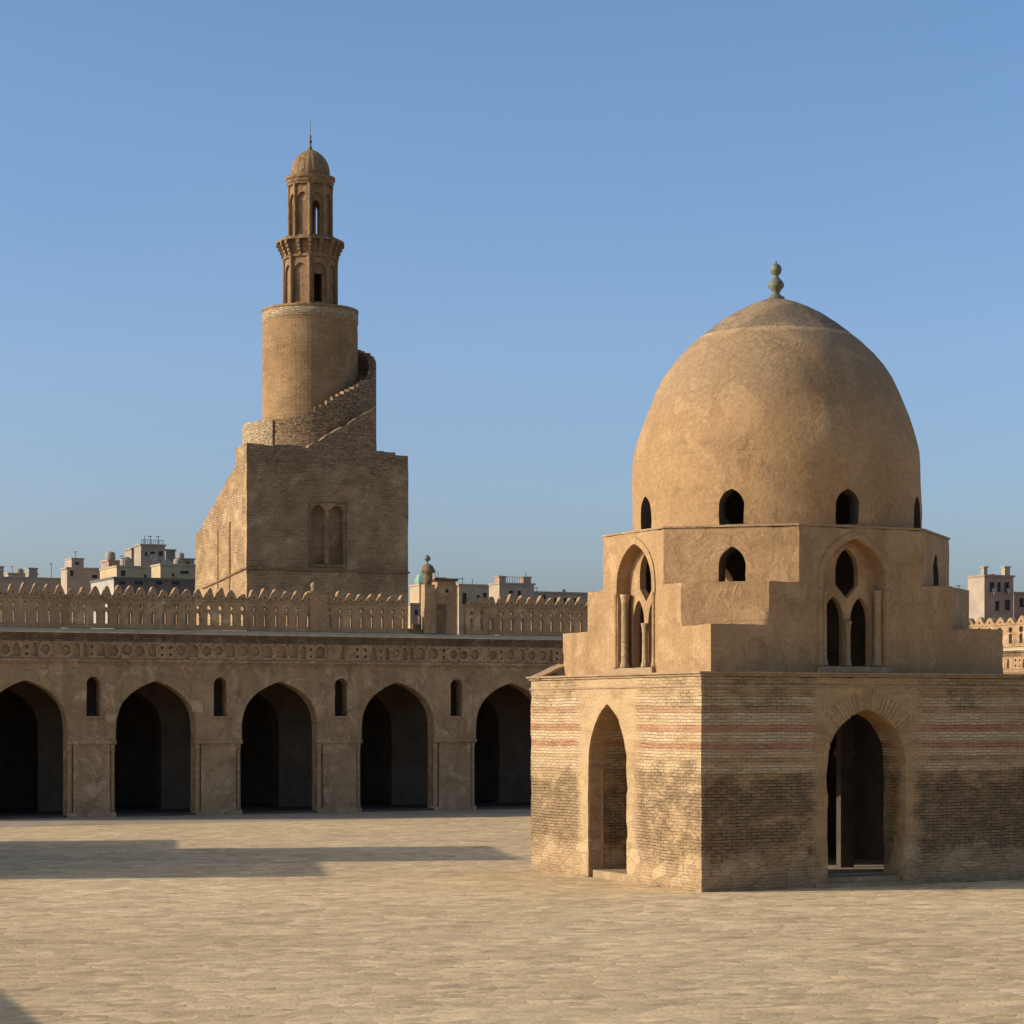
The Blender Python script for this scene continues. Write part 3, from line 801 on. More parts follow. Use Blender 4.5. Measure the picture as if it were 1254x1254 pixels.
# post with bulb finial standing in the parapet gap
t = empty('stone_post', on_roof(22.48, .42, 9.19), TH, 'square stone post with grey bulb and green ball finial, left of the roof turret', 'post')
bm = BM(); box(bm, -.29, .29, -.25, .25, 0, 2.55); box(bm, -.34, .34, -.30, .30, 0, .2); obj('shaft', bm, 'arcade', t)
bm = BM(); lathe(bm, [(.2, 2.554), (.21, 2.7), (.25, 2.95), (.22, 3.12), (.36, 3.2), (.37, 3.28), (.32, 3.42), (.26, 3.54), (.12, 3.64), (.05, 3.68)], 0, 0, 20)
for v in bm.verts: v.co.z *= .97; v.co.z += .08
obj('stone_bulb', bm, 'weather', t, True)
bm = BM(); lathe(bm, [(.03, 3.60), (.035, 3.74), (.15, 3.82), (.175, 3.90), (.16, 3.98), (.07, 4.05), (.02, 4.10)], -.04, 0, 16); obj('ball_finial', bm, 'bronze', t, True)
# doorway turret
t = empty('roof_turret', on_roof(23.45, .9, 9.19), TH, 'narrow dark stone turret with flared cap and a small hole, in the parapet gap', 'turret')
bm = BM(); plate(bm, [(-.64, 0), (.66, 0), (.66, 2.55), (.58, 2.75), (-.40, 2.75), (-.42, 2.4), (-.58, 2.2), (-.64, 1.9)], [circle(.10, 2.25, .10, 8)], -.5, .5)
obj('turret_wall', bm, 'arcade', t)
bm = BM(); box(bm, -.5, .66, -.58, .58, 2.754, 2.80); box(bm, -.56, .72, -.64, .64, 2.804, 2.90); obj('cap', bm, 'weather', t)
bm = BM(); box(bm, -.46, .06, -.53, -.505, .05, 1.55); obj('recess_panel', bm, 'weather', t)
# low stones in the gap
bm = BM(); box(bm, -.45, .35, -.2, .2, 0, .22); box(bm, -.1, .14, -.15, .15, .224, .5); box(bm, .22, .34, -.1, .1, .224, .9)
for v in bm.verts: v.co += Vector((rng.uniform(-.02, .02), 0, rng.uniform(-.02, .02)))
o = obj('parapet_stub', bm, 'weather'); tag(o, 'broken low remnant of parapet left of the post with the green ball', 'stone remnant')
o.location = on_roof(21.75, .45, 9.192); o.rotation_euler = (0, 0, TH)
# panelled pier in the parapet below the minaret niches
t = empty('parapet_pier', on_roof(16.35, .40, 9.19), TH, 'square parapet pier with a worn rounded knob on its top left, below the minaret niche', 'pier')
bm = BM(); box(bm, -.46, .46, -.16, .30, 0, 1.95); box(bm, -.50, .50, -.20, .34, 1.954, 2.04); obj('shaft', bm, 'arcade', t)
bm = BM(); lathe(bm, [(.12, 2.044), (.14, 2.12), (.09, 2.2), (.15, 2.3), (.16, 2.38), (.1, 2.48), (.02, 2.54)], -.24, 0, 12); obj('knob', bm, 'stone_trim', t, True)
bm = BM(); lathe(bm, [(.08, 2.044), (.09, 2.1), (.05, 2.2), (.02, 2.26)], .18, 0, 10); obj('knob', bm, 'stone_trim', t, True)

# ------------------------------------------------------------------ minaret
mi = empty('spiral_minaret', (-17.05, 150, 0), TH, 'tall brick minaret with square base, round shaft, outer spiral stair and domed lantern top', 'minaret')
W = 11.3; rg = random.Random(5)
def jag(pts, step=.35, amp=.12):
    out = []
    for (x0, z0), (x1, z1) in zip(pts[:-1], pts[1:]):
        n = max(1, int(math.hypot(x1 - x0, z1 - z0) / step))
        for k in range(n):
            f = k / n; x = x0 + (x1 - x0) * f; z = z0 + (z1 - z0) * f
            out.append((x, z + rg.uniform(-amp, amp * .4)))
    out.append(pts[-1]); return out
def ragged_top(u0, u1, z, seed):
    q = random.Random(seed); pts = []; u = u0
    while u < u1 - .3:
        w = q.uniform(.3, 1.1); w = min(w, u1 - u); h = z + q.choice((0, 0, -.08, .06, -.16)) + q.uniform(-.03, .03)
        pts += [(u, h), (u + w, h)]; u += w
    if u < u1: pts += [(u, z), (u1, z)]
    return pts
top = ragged_top(0, 4.2, 22.42, 4)
for k in range(14):                 # the broken skin of the wall climbs with the stair
    u_ = 4.25 + 4.7 * k / 14; top += [(u_, 22.45 + 2.8 * k / 14 + .04 * math.sin(k * 2.1) + .03 * math.sin(k * 5.3))]
top += [(8.98, 25.3), (9.02, 22.36)] + ragged_top(9.05, W, 22.34, 8)
# front wall with the blind twin niche
bm = BM()
n1 = arch(4.93, .50, 14.78, 18.05, 18.62, 2.2, .55, 8); n2 = arch(6.22, .50, 14.78, 18.05, 18.62, 2.2, .55, 8)
plate(bm, [(0, 0), (W, 0)] + top[::-1], [n1, n2], 0, .55)
roughen(obj('front_wall', bm, 'minaret', mi), .7, .03, .10, 5.0)
bm = BM(); box(bm, 1.2, W, .554, 2.1, 0, 22.1); box(bm, 1.2, W, 2.104, 10.4, 0, 16.9); obj('core', bm, 'minaret', mi)
nb = BM(); column(nb, 5.575, .02, 14.82, 17.9, .14, 1.4); nc = obj('niche_colonnette', nb, 'lantern', mi, True)
bm = BM(); plate(bm, [(4.30, 14.6), (6.85, 14.6), (6.85, 14.74), (4.30, 14.74)], [], -.08, -.002); obj('niche_sill', bm, 'lantern', mi)
bm = BM(); pts = [(4.25, 14.76), (4.36, 14.76), (4.36, 18.80), (6.79, 18.80), (6.79, 14.76), (6.90, 14.76), (6.90, 18.90), (4.25, 18.90)]
plate(bm, pts, [], -.05, -.002); obj('niche_frame', bm, 'lantern', mi)
bm = BM(); box(bm, -.08, W + .08, -.10, -.002, 14.32, 14.46); obj('string_course', bm, 'lantern', mi)
# left flank with the rising stair
bm = BM(); pts = [(0.552, 0), (10.45, 0), (10.45, 17.35), (9.75, 17.25)]
steps = 15; v1, v0 = 9.6, 2.2; h1_, h0_ = 17.35, 21.1
for k in range(steps):
    v = v1 + (v0 - v1) * k / steps; h = h1_ + (h0_ - h1_) * (k + 1) / steps + rg.uniform(-.05, .05)
    pts += [(v, h), (v + (v0 - v1) / steps + .02, h + rg.uniform(-.06, .04))]
pts += [(2.15, 21.2), (2.15, 22.25), (1.5, 22.3), (1.4, 22.42), (.552, 22.38)]
plate(bm, pts, [], 0, 1.196, lambda s, d, z: Vector((d, s, z))); roughen(obj('stair_flank', bm, 'flank', mi), .7, .03, .08, 9.0)
bm = BM(); T = lambda v: Vector((v.x, v.y, v.z - .1 * v.y))
box(bm, -.09, -.002, 0, 8.7, 14.32, 14.44, T); obj('string_course', bm, 'lantern', mi)
bm = BM(); box(bm, -.06, -.002, 3.2, 3.35, 10, 17.6); box(bm, -.05, -.002, 5.6, 5.7, 11, 17.2); obj('repair_strip', bm, 'lantern', mi)
# stump at the parapet's left end of the string course
CX, CY = 6.40, 5.3
# drum and spiral
bm = BM(); lathe(bm, [(4.47, 16.904), (4.47, 23.3)], CX, CY, 64); obj('drum', bm, 'minaret', mi)
def wall_h(ph):   # world heading in degrees -> height of the outer spiral wall
    tab = [(100, 31.0), (42 + 0, 29.95)]
    tab = [(-118, 24.35), (-103, 24.4), (-92, 24.6), (-74, 25.3), (-61, 26.0), (-38, 26.9), (-12, 27.7), (0, 28.5), (25, 29.5), (45, 30.0), (100, 31.2)]
    for (a, ha), (b_, hb) in zip(tab[:-1], tab[1:]):
        if a <= ph <= b_: return ha + (hb - ha) * (ph - a) / (b_ - a)
    return None
def seg(bm, a0, a1, r0, r1, z0, z1, n=2):
    pts = []
    for k in range(n + 1):
        a = a0 + (a1 - a0) * k / n; pts.append((CX + r1 * math.cos(a), CY + r1 * math.sin(a)))
    for k in range(n, -1, -1):
        a = a0 + (a1 - a0) * k / n; pts.append((CX + r0 * math.cos(a), CY + r0 * math.sin(a)))
    prism(bm, pts, z0, z1)
bm = BM(); ph = -118.0; st_ = BM()
while ph < 98:
    d = 5.2; h = wall_h(ph + d / 2) + rg.uniform(-.06, .06)
    a0, a1 = R_(ph) - TH, R_(ph + d) - TH
    seg(bm, a0, a1 - .0005, 3.95, 4.45, 23.304, h)
    seg(st_, a0, a1 - .0005, 3.2, 3.94, 23.304, h - 1.1)
    ph += d
obj('spiral_wall', bm, 'rubble', mi); obj('stair', st_, 'rubble', mi)
bm = BM(); ph = 120.0
while ph < 240:
    d = 6.0; h = 24.38 + rg.uniform(-.03, .03) + (0.6 if 128 < ph < 140 else .3 if 140 <= ph < 160 else 0)
    seg(bm, R_(ph) - TH, R_(ph + d) - TH - .0005, 4.05, 4.56, 22.2, h); ph += d
seg(bm, R_(240) - TH, R_(242) - TH, 4.0, 4.56, 22.2, 24.35)
obj('landing_wall', bm, 'palerubble', mi)
bm = BM(); lathe(bm, [(3.22, 23.0), (3.22, 26), (3.205, 30.7), (3.19, 31.2), (3.21, 31.22), (3.21, 32.05), (3.26, 32.07), (3.26, 32.2), (2.9, 32.25)], CX, CY, 72,
                 lambda a, z: 1 + .003 * math.sin(5 * a + z) + .0015 * math.sin(17 * a + 3 * z))
obj('round_shaft', bm, 'shaft', mi, False)
for p in mi.children[-1].data.polygons: p.use_smooth = abs(p.normal.z) < .5
bm = BM(); lathe(bm, [(3.2, 31.35), (3.235, 31.37), (3.235, 32.0), (3.2, 32.02)], CX, CY, 72); 
obj('collar', bm, 'palerubble', mi, True)
# octagonal stages
def stage(R, z0, z1, zs, za, half, openings, door=None, cr=.13, name='lantern_stage'):
    ap = R * math.cos(PI / 8); side = 2 * R * math.sin(PI / 8)
    bm = BM(); cols = []
    for k in range(8):
        a = k * PI / 4 - PI / 2          # outward heading of the face in the minaret's frame
        nv = Vector((math.cos(a), math.sin(a), 0)); sv = Vector((-math.sin(a), math.cos(a), 0)); cen = Vector((CX, CY, 0))
        T = lambda s, d, z, nv=nv, sv=sv: cen + sv * s + nv * (ap - d) + Vector((0, 0, z))
        hw = side / 2 - .02
        plate(bm, [(-hw, z0), (hw, z0), (hw, z1), (-hw, z1)], [arch(0, half, z0 + .25, zs, za, 2.4, .58, 8)], 0, .14, T)
        w2 = half * (.26 if k == 3 else .74)
        hl = []
        if k in openings: hl = [arch(0, w2, z0 + .26, zs - .15, zs + .30, 2.4, .7, 6)]
        if door is not None and k == door: hl = [[(-.30, z0 + .05), (.30, z0 + .05), (.30, z0 + 2.15), (-.30, z0 + 2.15)]]
        plate(bm, [(-hw + .06, z0), (hw - .06, z0), (hw - .06, z1), (-hw + .06, z1)], hl, .144, .42, T)
        c = cen + (nv * ap + sv * (side / 2)) * 1.0
        cols.append(c)
    s = obj(name, bm, 'lantern', mi)
    first = None
    for c in cols:
        if first is None:
            bm = BM(); column(bm, 0, 0, z0 + .01, z1 - .01, cr, 1.35, 10); first = obj('corner_colonnette', bm, 'lantern', s, True); first.location = (c.x, c.y, 0)
        else: share('corner_colonnette', first, s, (c.x, c.y, 0))
    return s
bm = BM(); prism(bm, [(CX + 1.9 * math.cos(PI / 8 + k * PI / 4), CY + 1.9 * math.sin(PI / 8 + k * PI / 4)) for k in range(8)], 32.1, 32.34); obj('stage_plinth', bm, 'lantern', mi)
s1 = stage(1.74, 32.344, 35.62, 34.5, 35.2, .50, (), door=0, name='lower_lantern')
bm = BM(); prism(bm, [(CX + 1.35 * math.cos(PI / 8 + k * PI / 4), CY + 1.35 * math.sin(PI / 8 + k * PI / 4)) for k in range(8)], 34.9, 35.7); obj('lantern_ceiling', bm, 'lantern', mi)
def octp(R): return [(CX + R * math.cos(PI / 8 + k * PI / 4), CY + R * math.sin(PI / 8 + k * PI / 4)) for k in range(8)]
bm = BM(); prism(bm, octp(1.88), 35.624, 35.78); prism(bm, octp(1.78), 35.784, 36.72, octp(1.98)); prism(bm, octp(2.30), 36.724, 36.84); prism(bm, octp(2.24), 36.844, 36.92)
gal = obj('gallery', bm, 'lantern', mi)
for k in range(16):            # brackets under the gallery
    a = PI / 8 + k * PI / 8
    m = abs(((a - PI / 8) % (PI / 4)) - PI / 8)
    f = math.cos(PI / 8) / math.cos(PI / 8 - ((a - PI / 8) % (PI / 4)))
    bm = BM(); c_, s_ = math.cos(a), math.sin(a)
    def TT(v): return Vector((CX + c_ * v.x - s_ * v.y, CY + s_ * v.x + c_ * v.y, v.z))
    for (r0, r1, za_, zb_) in ((1.75, 1.94, 35.70, 35.96), (1.80, 2.04, 35.964, 36.2), (1.85, 2.16, 36.204, 36.44), (1.9, 2.29, 36.444, 36.72)):
        box(bm, r0 * f, r1 * f, -.11, .11, za_, zb_, TT)
    obj('bracket', bm, 'lantern', gal)
s2 = stage(1.42, 36.924, 40.55, 39.2, 40.0, .42, (0, 2, 3, 4, 6), cr=.11, name='upper_lantern')
bm = BM(); lathe(bm, [(1.50, 40.554), (1.52, 40.66), (1.58, 40.72), (1.6, 40.9), (1.68, 40.98), (1.68, 41.16), (1.4, 41.2)], CX, CY, 40,
                 lambda a, z: 1 + (.012 * (1 if math.sin(24 * a) > 0 else -1) if z < 40.95 else 0)); obj('lantern_cornice', bm, 'lantern', mi)
pr = [(1.27, 41.15), (1.285, 41.5), (1.25, 41.85), (1.16, 42.15), (1.0, 42.45), (.78, 42.7), (.5, 42.92), (.25, 43.05), (.1, 43.12)]
bm = BM(); lathe(bm, pr, CX, CY, 96, lambda a, z: 1 + .028 * abs(math.sin(10 * a)) * (1 if 41.4 < z < 43 else 0)); obj('ribbed_dome', bm, 'lantern', mi, False)
bm = BM(); lathe(bm, [(.16, 43.1), (.10, 43.3), (.05, 43.45), (.06, 43.5), (.13, 43.6), (.13, 43.7), (.05, 43.8), (.05, 43.88), (.09, 43.95), (.07, 44.04), (.02, 44.1), (.018, 45.1)], CX, CY, 12)
obj('finial', bm, 'bronze', mi, True)

# ------------------------------------------------------------------ unseen blocks added left of the frame to throw the long shadows
def west_block(name, p, q0, q1, h, deep, label, cat, mat='arcade', rot=0.0):
    """p, q: coordinates along and across the sunlight"""
    h *= math.tan(R_(SUN_ELEV)) / .445
    hd = R_(SUN_HEADING - 180); ep = Vector((math.cos(hd), math.sin(hd), 0)); eq = Vector((-math.sin(hd), math.cos(hd), 0))
    P = ep * p + eq * (q0 + q1) / 2
    t = empty(name, (P.x, P.y, 0), hd + rot, label, cat, 'added shadow blocks left of the view' if cat == 'shadow_block' else None)
    w = (q1 - q0) / 2
    bm = BM(); hs = [arch(0, min(.9, w * .4), .0 + .02, h * .35, h * .55, 2.6, .58, 8)]
    plate(bm, [(-w, 0), (w, 0), (w, h), (-w, h)], hs, 0, .5, lambda s, d, z: Vector((-d, s, z)))
    obj('front_wall', bm, mat, t)
    bm = BM(); box(bm, -deep, -.504, -w, w, 0, h); obj('body', bm, mat, t)
    bm = BM(); box(bm, -deep - .1, .12, -w - .06, w + .06, h + .004 + q0 * 1e-4, h + .16); obj('coping', bm, 'weather', t)
    return t
west_block('shadow_block', -14.03, 72.0, 79.4, 8.0, 6, 'unseen block added to cast the long shadow from the left, nearest of the three', 'shadow_block')
west_block('shadow_block', -14, 79.1, 87.6, 11.1, 6, 'unseen tall block added to cast the long shadow from the left, highest of the three', 'shadow_block')
west_block('shadow_block', -14.03, 87.4, 93.6, 5.9, 6, 'unseen low block added to cast the long shadow from the left, farthest of the three', 'shadow_block')
west_block('corner_shadow_wall', -10.45, 14, 48.0, 4.1, 1.2, 'low unseen wall added to cast the near corner shadow, left of the view', 'wall', rot=R_(12))

# ------------------------------------------------------------------ town behind
def building(label, x0, xc, x1, ytop, Y, mat, side_mat=None, cat='building', windows=(), name='town_building', low=0.0):
    """x0..xc the sunlit flank, xc..x1 the front, photograph columns; ytop photograph row of the roof; Y distance of the corner"""
    X = at(xc, Y); H = hz(ytop, Y) - low
    t = empty(name, (X, Y, low), TH, label, cat, 'town buildings beyond the courtyard walls')
    k = (x1 - 627) / FOC; wd = (k * Y - X) / (math.cos(TH) - k * math.sin(TH))
    k = (x0 - 627) / FOC; dp = (X - k * Y) / (math.sin(TH) + k * math.cos(TH)) if x0 < xc else 8.0
    dp = max(3.0, min(dp, 40))
    m = FOC / Y
    hs = []
    for (wx, wy, ww, wh) in windows:   # photograph centre and size in px
        kk = (wx - 627) / FOC; u = (kk * Y - X) / (math.cos(TH) - kk * math.sin(TH)); Z = Y + u * math.sin(TH)
        z = hz(wy, Z) - low; a, b_ = ww / 2 / FOC * Z, wh / 2 / FOC * Z
        if .1 < u - a and u + a < wd - .1 and z + b_ < H - .05: hs.append((u, z, a, b_))
    bm = BM(); plate(bm, [(0, 0), (wd, 0), (wd, H), (0, H)], [[(u - a, z - b_), (u + a, z - b_), (u + a, z + b_), (u - a, z + b_)] for u, z, a, b_ in hs], 0, .3)
    box(bm, 0.0, wd, .302, dp, 0, H)
    obj('wall', bm, mat, t)
    if side_mat: bm = BM(); box(bm, -.06, -.003, -.0, dp, 0, H); obj('side_wall', bm, side_mat, t)  # sunlight on the flank put into a lighter coat than the front
    bm = BM(); rim = .22
    plate(bm, [(-.15, -.15), (wd + .15, -.15), (wd + .15, dp + .1), (-.15, dp + .1)], [[(.25, .25), (.25, dp - .3), (wd - .25, dp - .3), (wd - .25, .25)]], H + .004, H + rim,
          lambda s, d, z: Vector((s, z, d)))
    obj('roof_edge', bm, mat, t)
    for u, z, a, b_ in hs:
        bm = BM(); box(bm, u - a, u + a, .22, .30, z - b_, z + b_); w = obj('window', bm, 'glass', t)
        bm = BM(); box(bm, u - a - .1, u + a + .1, -.12, -.003, z - b_ - .16, z - b_ - .02); obj('sill', bm, mat, w)
    return t, wd, dp, H
def aerial(t, u, v, z, h=2.5, parts=True):
    bm = BM(); box(bm, u - .03, u + .03, v - .03, v + .03, z, z + h * .8)
    if parts:
        for k in range(4): box(bm, u - .28 + .03 * k, u + .28 - .03 * k, v - .03 + .2 * k, v + .03 + .2 * k, z + h * .8 - .06, z + h * .8 - .03)
        box(bm, u - .025, u + .025, v - .1, v + .75, z + h * .8 - .10, z + h * .8 - .064)
    obj('aerial', bm, 'iron', t)
def dish(t, u, v, z, r=.6):
    bm = BM(); lathe(bm, [(.02, -.18 * r), (.5 * r, -.12 * r), (.85 * r, .08 * r), (r, .2 * r), (.96 * r, .22 * r), (.5 * r, -.06 * r), (.02, -.12 * r)], 0, 0, 16)
    for q in bm.verts: q.co = Matrix.Rotation(R_(65), 4, 'X') @ q.co
    box(bm, -.04, .04, -.04, .04, -r * 1.3, -.1)
    o = obj('satellite_dish', bm, 'b_white', t); o.location = (u, v, z + r * 1.3)
def tank(t, u, v, z, r=.7, h=1.5):
    bm = BM(); lathe(bm, [(r, 0), (r * 1.02, h * .4), (r, h * .85), (r * .6, h), (.1, h * 1.05)], u, v, 16)
    for q in bm.verts: q.co.z += z
    obj('water_tank', bm, 'b_grey', t)
def block(t, u0, u1, v0, v1, z, h, mat, name='roof_room', holes=()):
    bm = BM(); box(bm, u0, u1, v0, v1, z, z + h); box(bm, u0 - .1, u1 + .1, v0 - .1, v1 + .1, z + h + .003, z + h + .15)
    r = obj(name, bm, mat, t)
    for (u, zz, a, b_) in holes:
        bm = BM(); box(bm, u - a, u + a, v0 - .03, v0 - .004, z + zz - b_, z + zz + b_); obj('window', bm, 'glass', r)

# left group
t, w, d, H = building('long low grey block with small box on its roof, leftmost of the town buildings', -40, -30, 78, 707, 330, 'b_grey')
block(t, w * .62, w * .72, 1, 3, H + .2, 1.3, 'b_grey'); block(t, w * .26, w * .335, 1, 3, H + .2, 1.4, 'b_grey'); aerial(t, w * .9, 2, H, 3)
t, w, d, H = building('pale pinkish building with a stair tower on its roof, left of the yellow one', 76, 82, 123, 696.5, 310, 'b_pink', None, windows=((88, 702, 4, 7), (116, 706, 7, 4)))
block(t, w * .20, w * .56, 1, 4.5, H + .2, 1.2, 'b_pink', holes=((w * .36, .6, .25, .2),)); aerial(t, w * .38, 2, H + 1.2, 1.6)
t, w, d, H = building('sage green building with a flank coloured bright yellow as sunlit', 123, 143.5, 188, 694.5, 280, 'b_sage', 'b_yellow', windows=((151, 702, 6, 7), (178, 706, 3, 5)))
block(t, -.0 + .4, 1.6, 5, 8, H + .2, .8, 'b_brown'); tank(t, w * .5, 4, H); aerial(t, w * .3, 2, H, 1.6)
t, w, d, H = building('tall dark grey concrete block with roof railing, highest of the left town buildings', 171, 172.5, 202, 668, 300, 'b_grey',
                      windows=((179, 678, 3, 5), (187, 678, 6, 5), (197, 678, 5, 6)))
bm = BM()
for k in range(12): box(bm, .1 + k * w / 12, .15 + k * w / 12, .1, .15, H + .2, H + .75)
box(bm, .05, w - .05, .09, .13, H + .754, H + .80); obj('railing', bm, 'iron', t)
for q in (.25, .5, .82): aerial(t, w * q, 1, H, 1.7, q > .4)
dish(t, w * .48, -.5, H - 2.2, .5)
t, w, d, H = building('narrow dim grey wing standing left of the tall concrete block', 159.5, 161, 171.5, 673, 304, 'b_grey', windows=((166, 679, 5, 6),))
t, w, d, H = building('bluish slab wing on the right side of the tall concrete block', 202, 203, 214.5, 674.5, 309, 'b_blue')
dish(t, w * .3, -1, H - 2.4, .45)
t, w, d, H = building('grey green building with flank coloured pale yellow as sunlit, right beside the minaret base', 186, 197, 244, 692.5, 262, 'b_sage', 'b_yellow', windows=((226, 701, 11, 4), (212, 704, 3, 4)))
tank(t, w * .62, 2.5, H, .5, 1.0); dish(t, w * .3, 2, H, .4); tank(t, w * .8, 4, H, .4, .9); aerial(t, w * .05, 1, H, .9)
t, w, d, H = building('low dark brown building with flank coloured white as sunlit, in front of the yellow ones', 112, 140, 246, 709, 225, 'b_dark', 'b_white', windows=((150, 714, 8, 4), (170, 714, 10, 4), (195, 714, 8, 4), (215, 714, 9, 4)))
t, w, d, H = building('small beige roof house behind the yellow flanked building, left of the grey block', 128, 131, 161, 687.5, 330, 'b_beige', windows=((140, 691, 4, 3), (150, 691, 4, 3)))
tank(t, w * .3, 2, H); aerial(t, w * .7, 1, H, 1.2)
t, w, d, H = building('brown unfinished block far behind, just right of the tall concrete block', 213, 215, 238, 685, 340, 'b_brown', windows=((222, 689, 4, 3), (230, 689, 4, 3)))
tank(t, w * .5, 2, H, .5, 1.1)
t, w, d, H = building('low beige block far off, between the leftmost boxes', 6, 10, 46, 703, 360, 'b_beige')
tank(t, w * .5, 2, H, .6, 1.0); aerial(t, w * .2, 1, H, 1.6)
# middle group
t, w, d, H = building('pale stone tower room with green dome, left behind the green ball post', 509, 514, 527, 717, 290, 'b_beige', 'b_yellow', windows=((520, 723, 5, 7),))
bm = BM(); lathe(bm, [(w * .62, 0), (w * .64, .12), (w * .60, .5), (w * .5, .95), (w * .3, 1.25), (.1, 1.4)], w / 2, 1.2, 8)
for q in bm.verts: q.co.z += H + .23
obj('dome', bm, 'b_green', t)
t, w, d, H = building('low ochre building with flat roof, seen through the parapet gap', 494, 503, 527, 741, 240, 'b_brown', 'b_yellow', windows=((510, 750, 5, 6), (516, 757, 5, 7)))
t, w, d, H = building('sunlit cream building behind the dark turret', 531, 533, 545, 709, 300, 'b_yellow', windows=((537, 716, 4, 4),))
aerial(t, w * .3, 1, H, 1.6, False); aerial(t, w * .6, 1, H, 1.3, False)
t, w, d, H = building('brownish wall of a long building just right of the turret', 560, 562, 604.5, 717, 300, 'b_beige', windows=((569, 733, 6, 14), (586, 732, 5, 6), (594, 729, 5, 6)))
aerial(t, w * .48, 1, H, 1.2, False); aerial(t, w * .2, 1, H, 1.3)
t, w, d, H = building('grey building with two roof turrets and a railing between them', 602, 612, 654, 715.5, 290, 'b_grey', 'b_beige', windows=((626, 727, 6, 7), (636, 727, 5, 7)))
block(t, .0, .9, .1, 1.5, H + .2, .7, 'b_brown', 'roof_turret'); block(t, w * .70, w * .92, .1, 1.5, H + .2, .7, 'b_brown', 'roof_turret')
bm = BM()
for k in range(7): box(bm, 1.1 + k * (w * .66 - .8) / 7, 1.14 + k * (w * .66 - .8) / 7, .1, .15, H + .2, H + .95)
box(bm, 1.0, w * .69, .09, .13, H + .954, H + 1.0); obj('railing', bm, 'iron', t)
aerial(t, w * .84, .8, H + .9, .9, False); aerial(t, w * .1, .8, H + .9, .4, False)
t, w, d, H = building('long low grey building with a row of dark windows, left of the pavilion', 653, 654, 760, 726, 310, 'b_grey', windows=((664, 731, 9, 5), (682, 735, 8, 5), (694, 735, 10, 5), (707, 735, 9, 5)))
aerial(t, w * .07, 1, H, 1.0); dish(t, w * .4, 1.5, H, .3); aerial(t, w * .12, 1, H, .4)
# right group
t, w, d, H = building('pinkish building with open upper loggia and two chimneys, above the bright parapet at right', 1194.5, 1206, 1241, 706, 260, 'b_brown', 'b_pink',
                      windows=((1215, 719, 8, 12), (1223.5, 719, 6, 12), (1233, 719, 8, 12), (1221.5, 742, 7, 12), (1234, 741, 9, 13)))
block(t, -.0 + .1, .6, .3, .9, H + .2, .8, 'b_grey', 'chimney'); block(t, w * .76, w * .94, .3, .9, H + .2, .9, 'b_beige', 'chimney')
dish(t, w * .24, -.4, H - 2.0, .3); dish(t, w * .75, -.4, H - 1.9, .28); aerial(t, w * .5, 1, H, .5)
t, w, d, H = building('lower brown wing at the far right edge of the photo', 1240.5, 1241.5, 1290, 727, 266, 'b_brown', windows=((1251, 738, 7, 11), (1262, 738, 6, 10)))
t, w, d, H = building('thin bluish building behind the upper storey of the pavilion', 1174, 1176, 1195, 729, 290, 'b_blue')
aerial(t, 0.2, .5, H, 1.6); 

# ------------------------------------------------------------------ light, sky, camera
sd = bpy.data.lights.new('sun', 'SUN'); sd.energy = 2.9; sd.angle = R_(.53); sd.color = (1.0, .89, .74)
so = bpy.data.objects.new('sun', sd); link(so)
e, h = R_(SUN_ELEV), R_(SUN_HEADING)
dirv = Vector((math.cos(e) * math.cos(h), math.cos(e) * math.sin(h), math.sin(e)))
so.rotation_euler = dirv.to_track_quat('Z', 'Y').to_euler(); so.location = dirv * 100
w = bpy.data.worlds.new('World'); scene.world = w; w.use_nodes = True
nt = w.node_tree; bg = nt.nodes['Background']; sk = nt.nodes.new('ShaderNodeTexSky'); sk.sky_type = 'NISHITA'; sk.sun_disc = False
sk.sun_elevation = e; sk.sun_rotation = math.atan2(dirv.x, dirv.y); sk.dust_density = 2.5; sk.air_density = 1.0; sk.ozone_density = 1.0
mx = nt.nodes.new('ShaderNodeMix'); mx.data_type = 'RGBA'; mx.blend_type = 'MULTIPLY'; mx.inputs[0].default_value = 1
mx.inputs[7].default_value = (.93, .965, 1.16, 1)      # a hazier, slightly violet Cairo sky
tcw = nt.nodes.new('ShaderNodeTexCoord'); sp = nt.nodes.new('ShaderNodeSeparateXYZ'); rp = nt.nodes.new('ShaderNodeValToRGB')
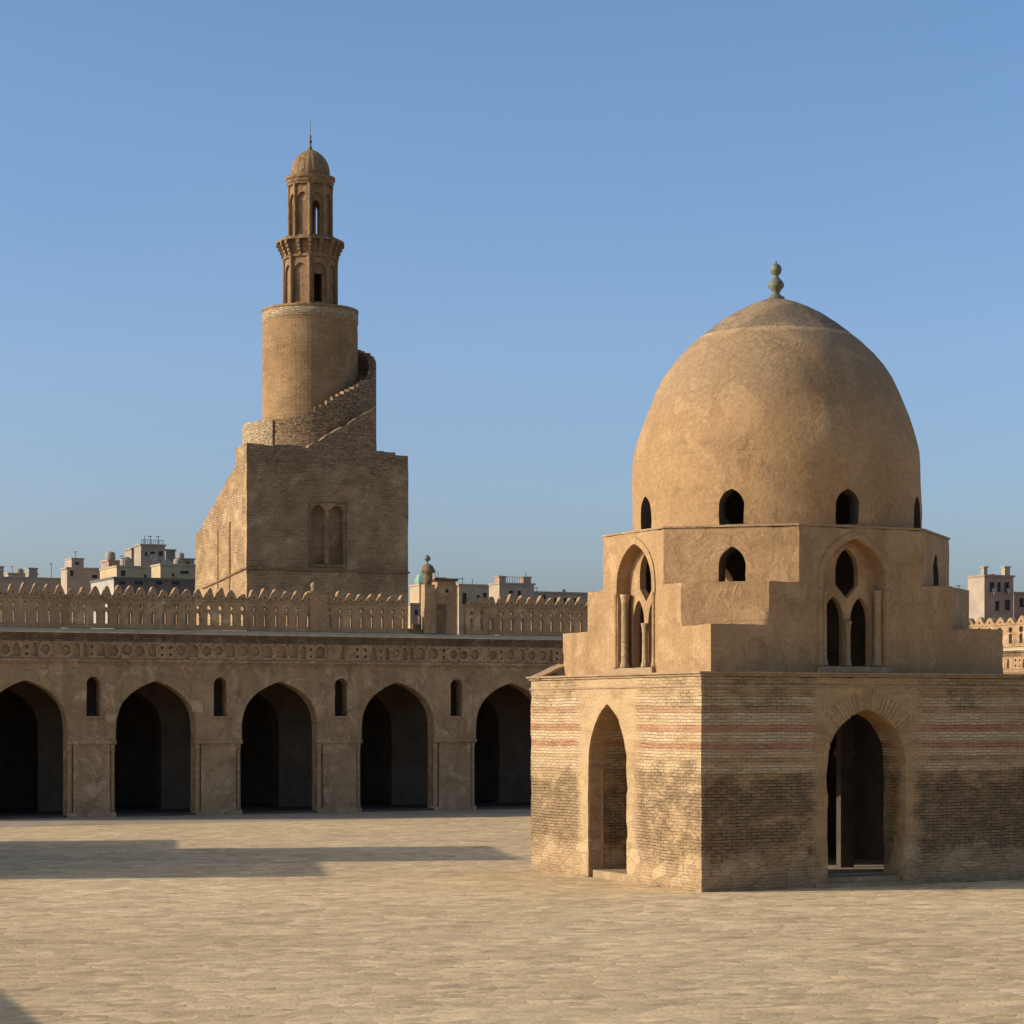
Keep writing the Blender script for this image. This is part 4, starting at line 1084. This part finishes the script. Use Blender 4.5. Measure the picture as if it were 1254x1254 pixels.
nt.links.new(tcw.outputs['Generated'], sp.inputs[0]); nt.links.new(sp.outputs[2], rp.inputs[0])
rp.color_ramp.elements[0].color = (1.0, 1.12, 1.55, 1); rp.color_ramp.elements[0].position = 0.0      # dusty air low down
rp.color_ramp.elements[1].color = (.74, .98, 1.27, 1); rp.color_ramp.elements[1].position = .30
e_ = rp.color_ramp.elements.new(.13); e_.color = (.83, 1.01, 1.38, 1); e_ = rp.color_ramp.elements.new(.55); e_.color = (.98, .97, 1.0, 1)
nz = nt.nodes.new('ShaderNodeTexNoise'); nz.inputs['Scale'].default_value = 2.2; nz.inputs['Detail'].default_value = 6; nz.inputs['Distortion'].default_value = .5
mp = nt.nodes.new('ShaderNodeMapping'); mp.inputs['Scale'].default_value = (1, 1, 5); nt.links.new(tcw.outputs['Generated'], mp.inputs[0]); nt.links.new(mp.outputs[0], nz.inputs[0])
r2 = nt.nodes.new('ShaderNodeValToRGB'); r2.color_ramp.elements[0].position = .35; r2.color_ramp.elements[1].position = .75
r2.color_ramp.elements[0].color = (.985, .99, .995, 1); r2.color_ramp.elements[1].color = (1.09, 1.045, 1.01, 1); nt.links.new(nz.outputs[0], r2.inputs[0])
m2 = nt.nodes.new('ShaderNodeMix'); m2.data_type = 'RGBA'; m2.blend_type = 'MULTIPLY'; m2.inputs[0].default_value = 1
nt.links.new(rp.outputs[0], m2.inputs[6]); nt.links.new(r2.outputs[0], m2.inputs[7]); nt.links.new(m2.outputs[2], mx.inputs[7])
nt.links.new(sk.outputs[0], mx.inputs[6]); nt.links.new(mx.outputs[2], bg.inputs[0]); bg.inputs[1].default_value = .09
cd = bpy.data.cameras.new('camera'); cam = bpy.data.objects.new('camera', cd); link(cam); scene.camera = cam
cam.location = (0, 0, EYE); cam.rotation_euler = (PI / 2, 0, 0)
cd.sensor_width = 36; cd.lens = 36 * FOC / 1254; cd.shift_y = (HOR - 627) / 1254; cd.clip_end = 20000; cd.clip_start = .5
vs_ = scene.view_settings; vs_.view_transform = 'Standard'; vs_.look = 'None'; vs_.gamma = 1; vs_.exposure = .65
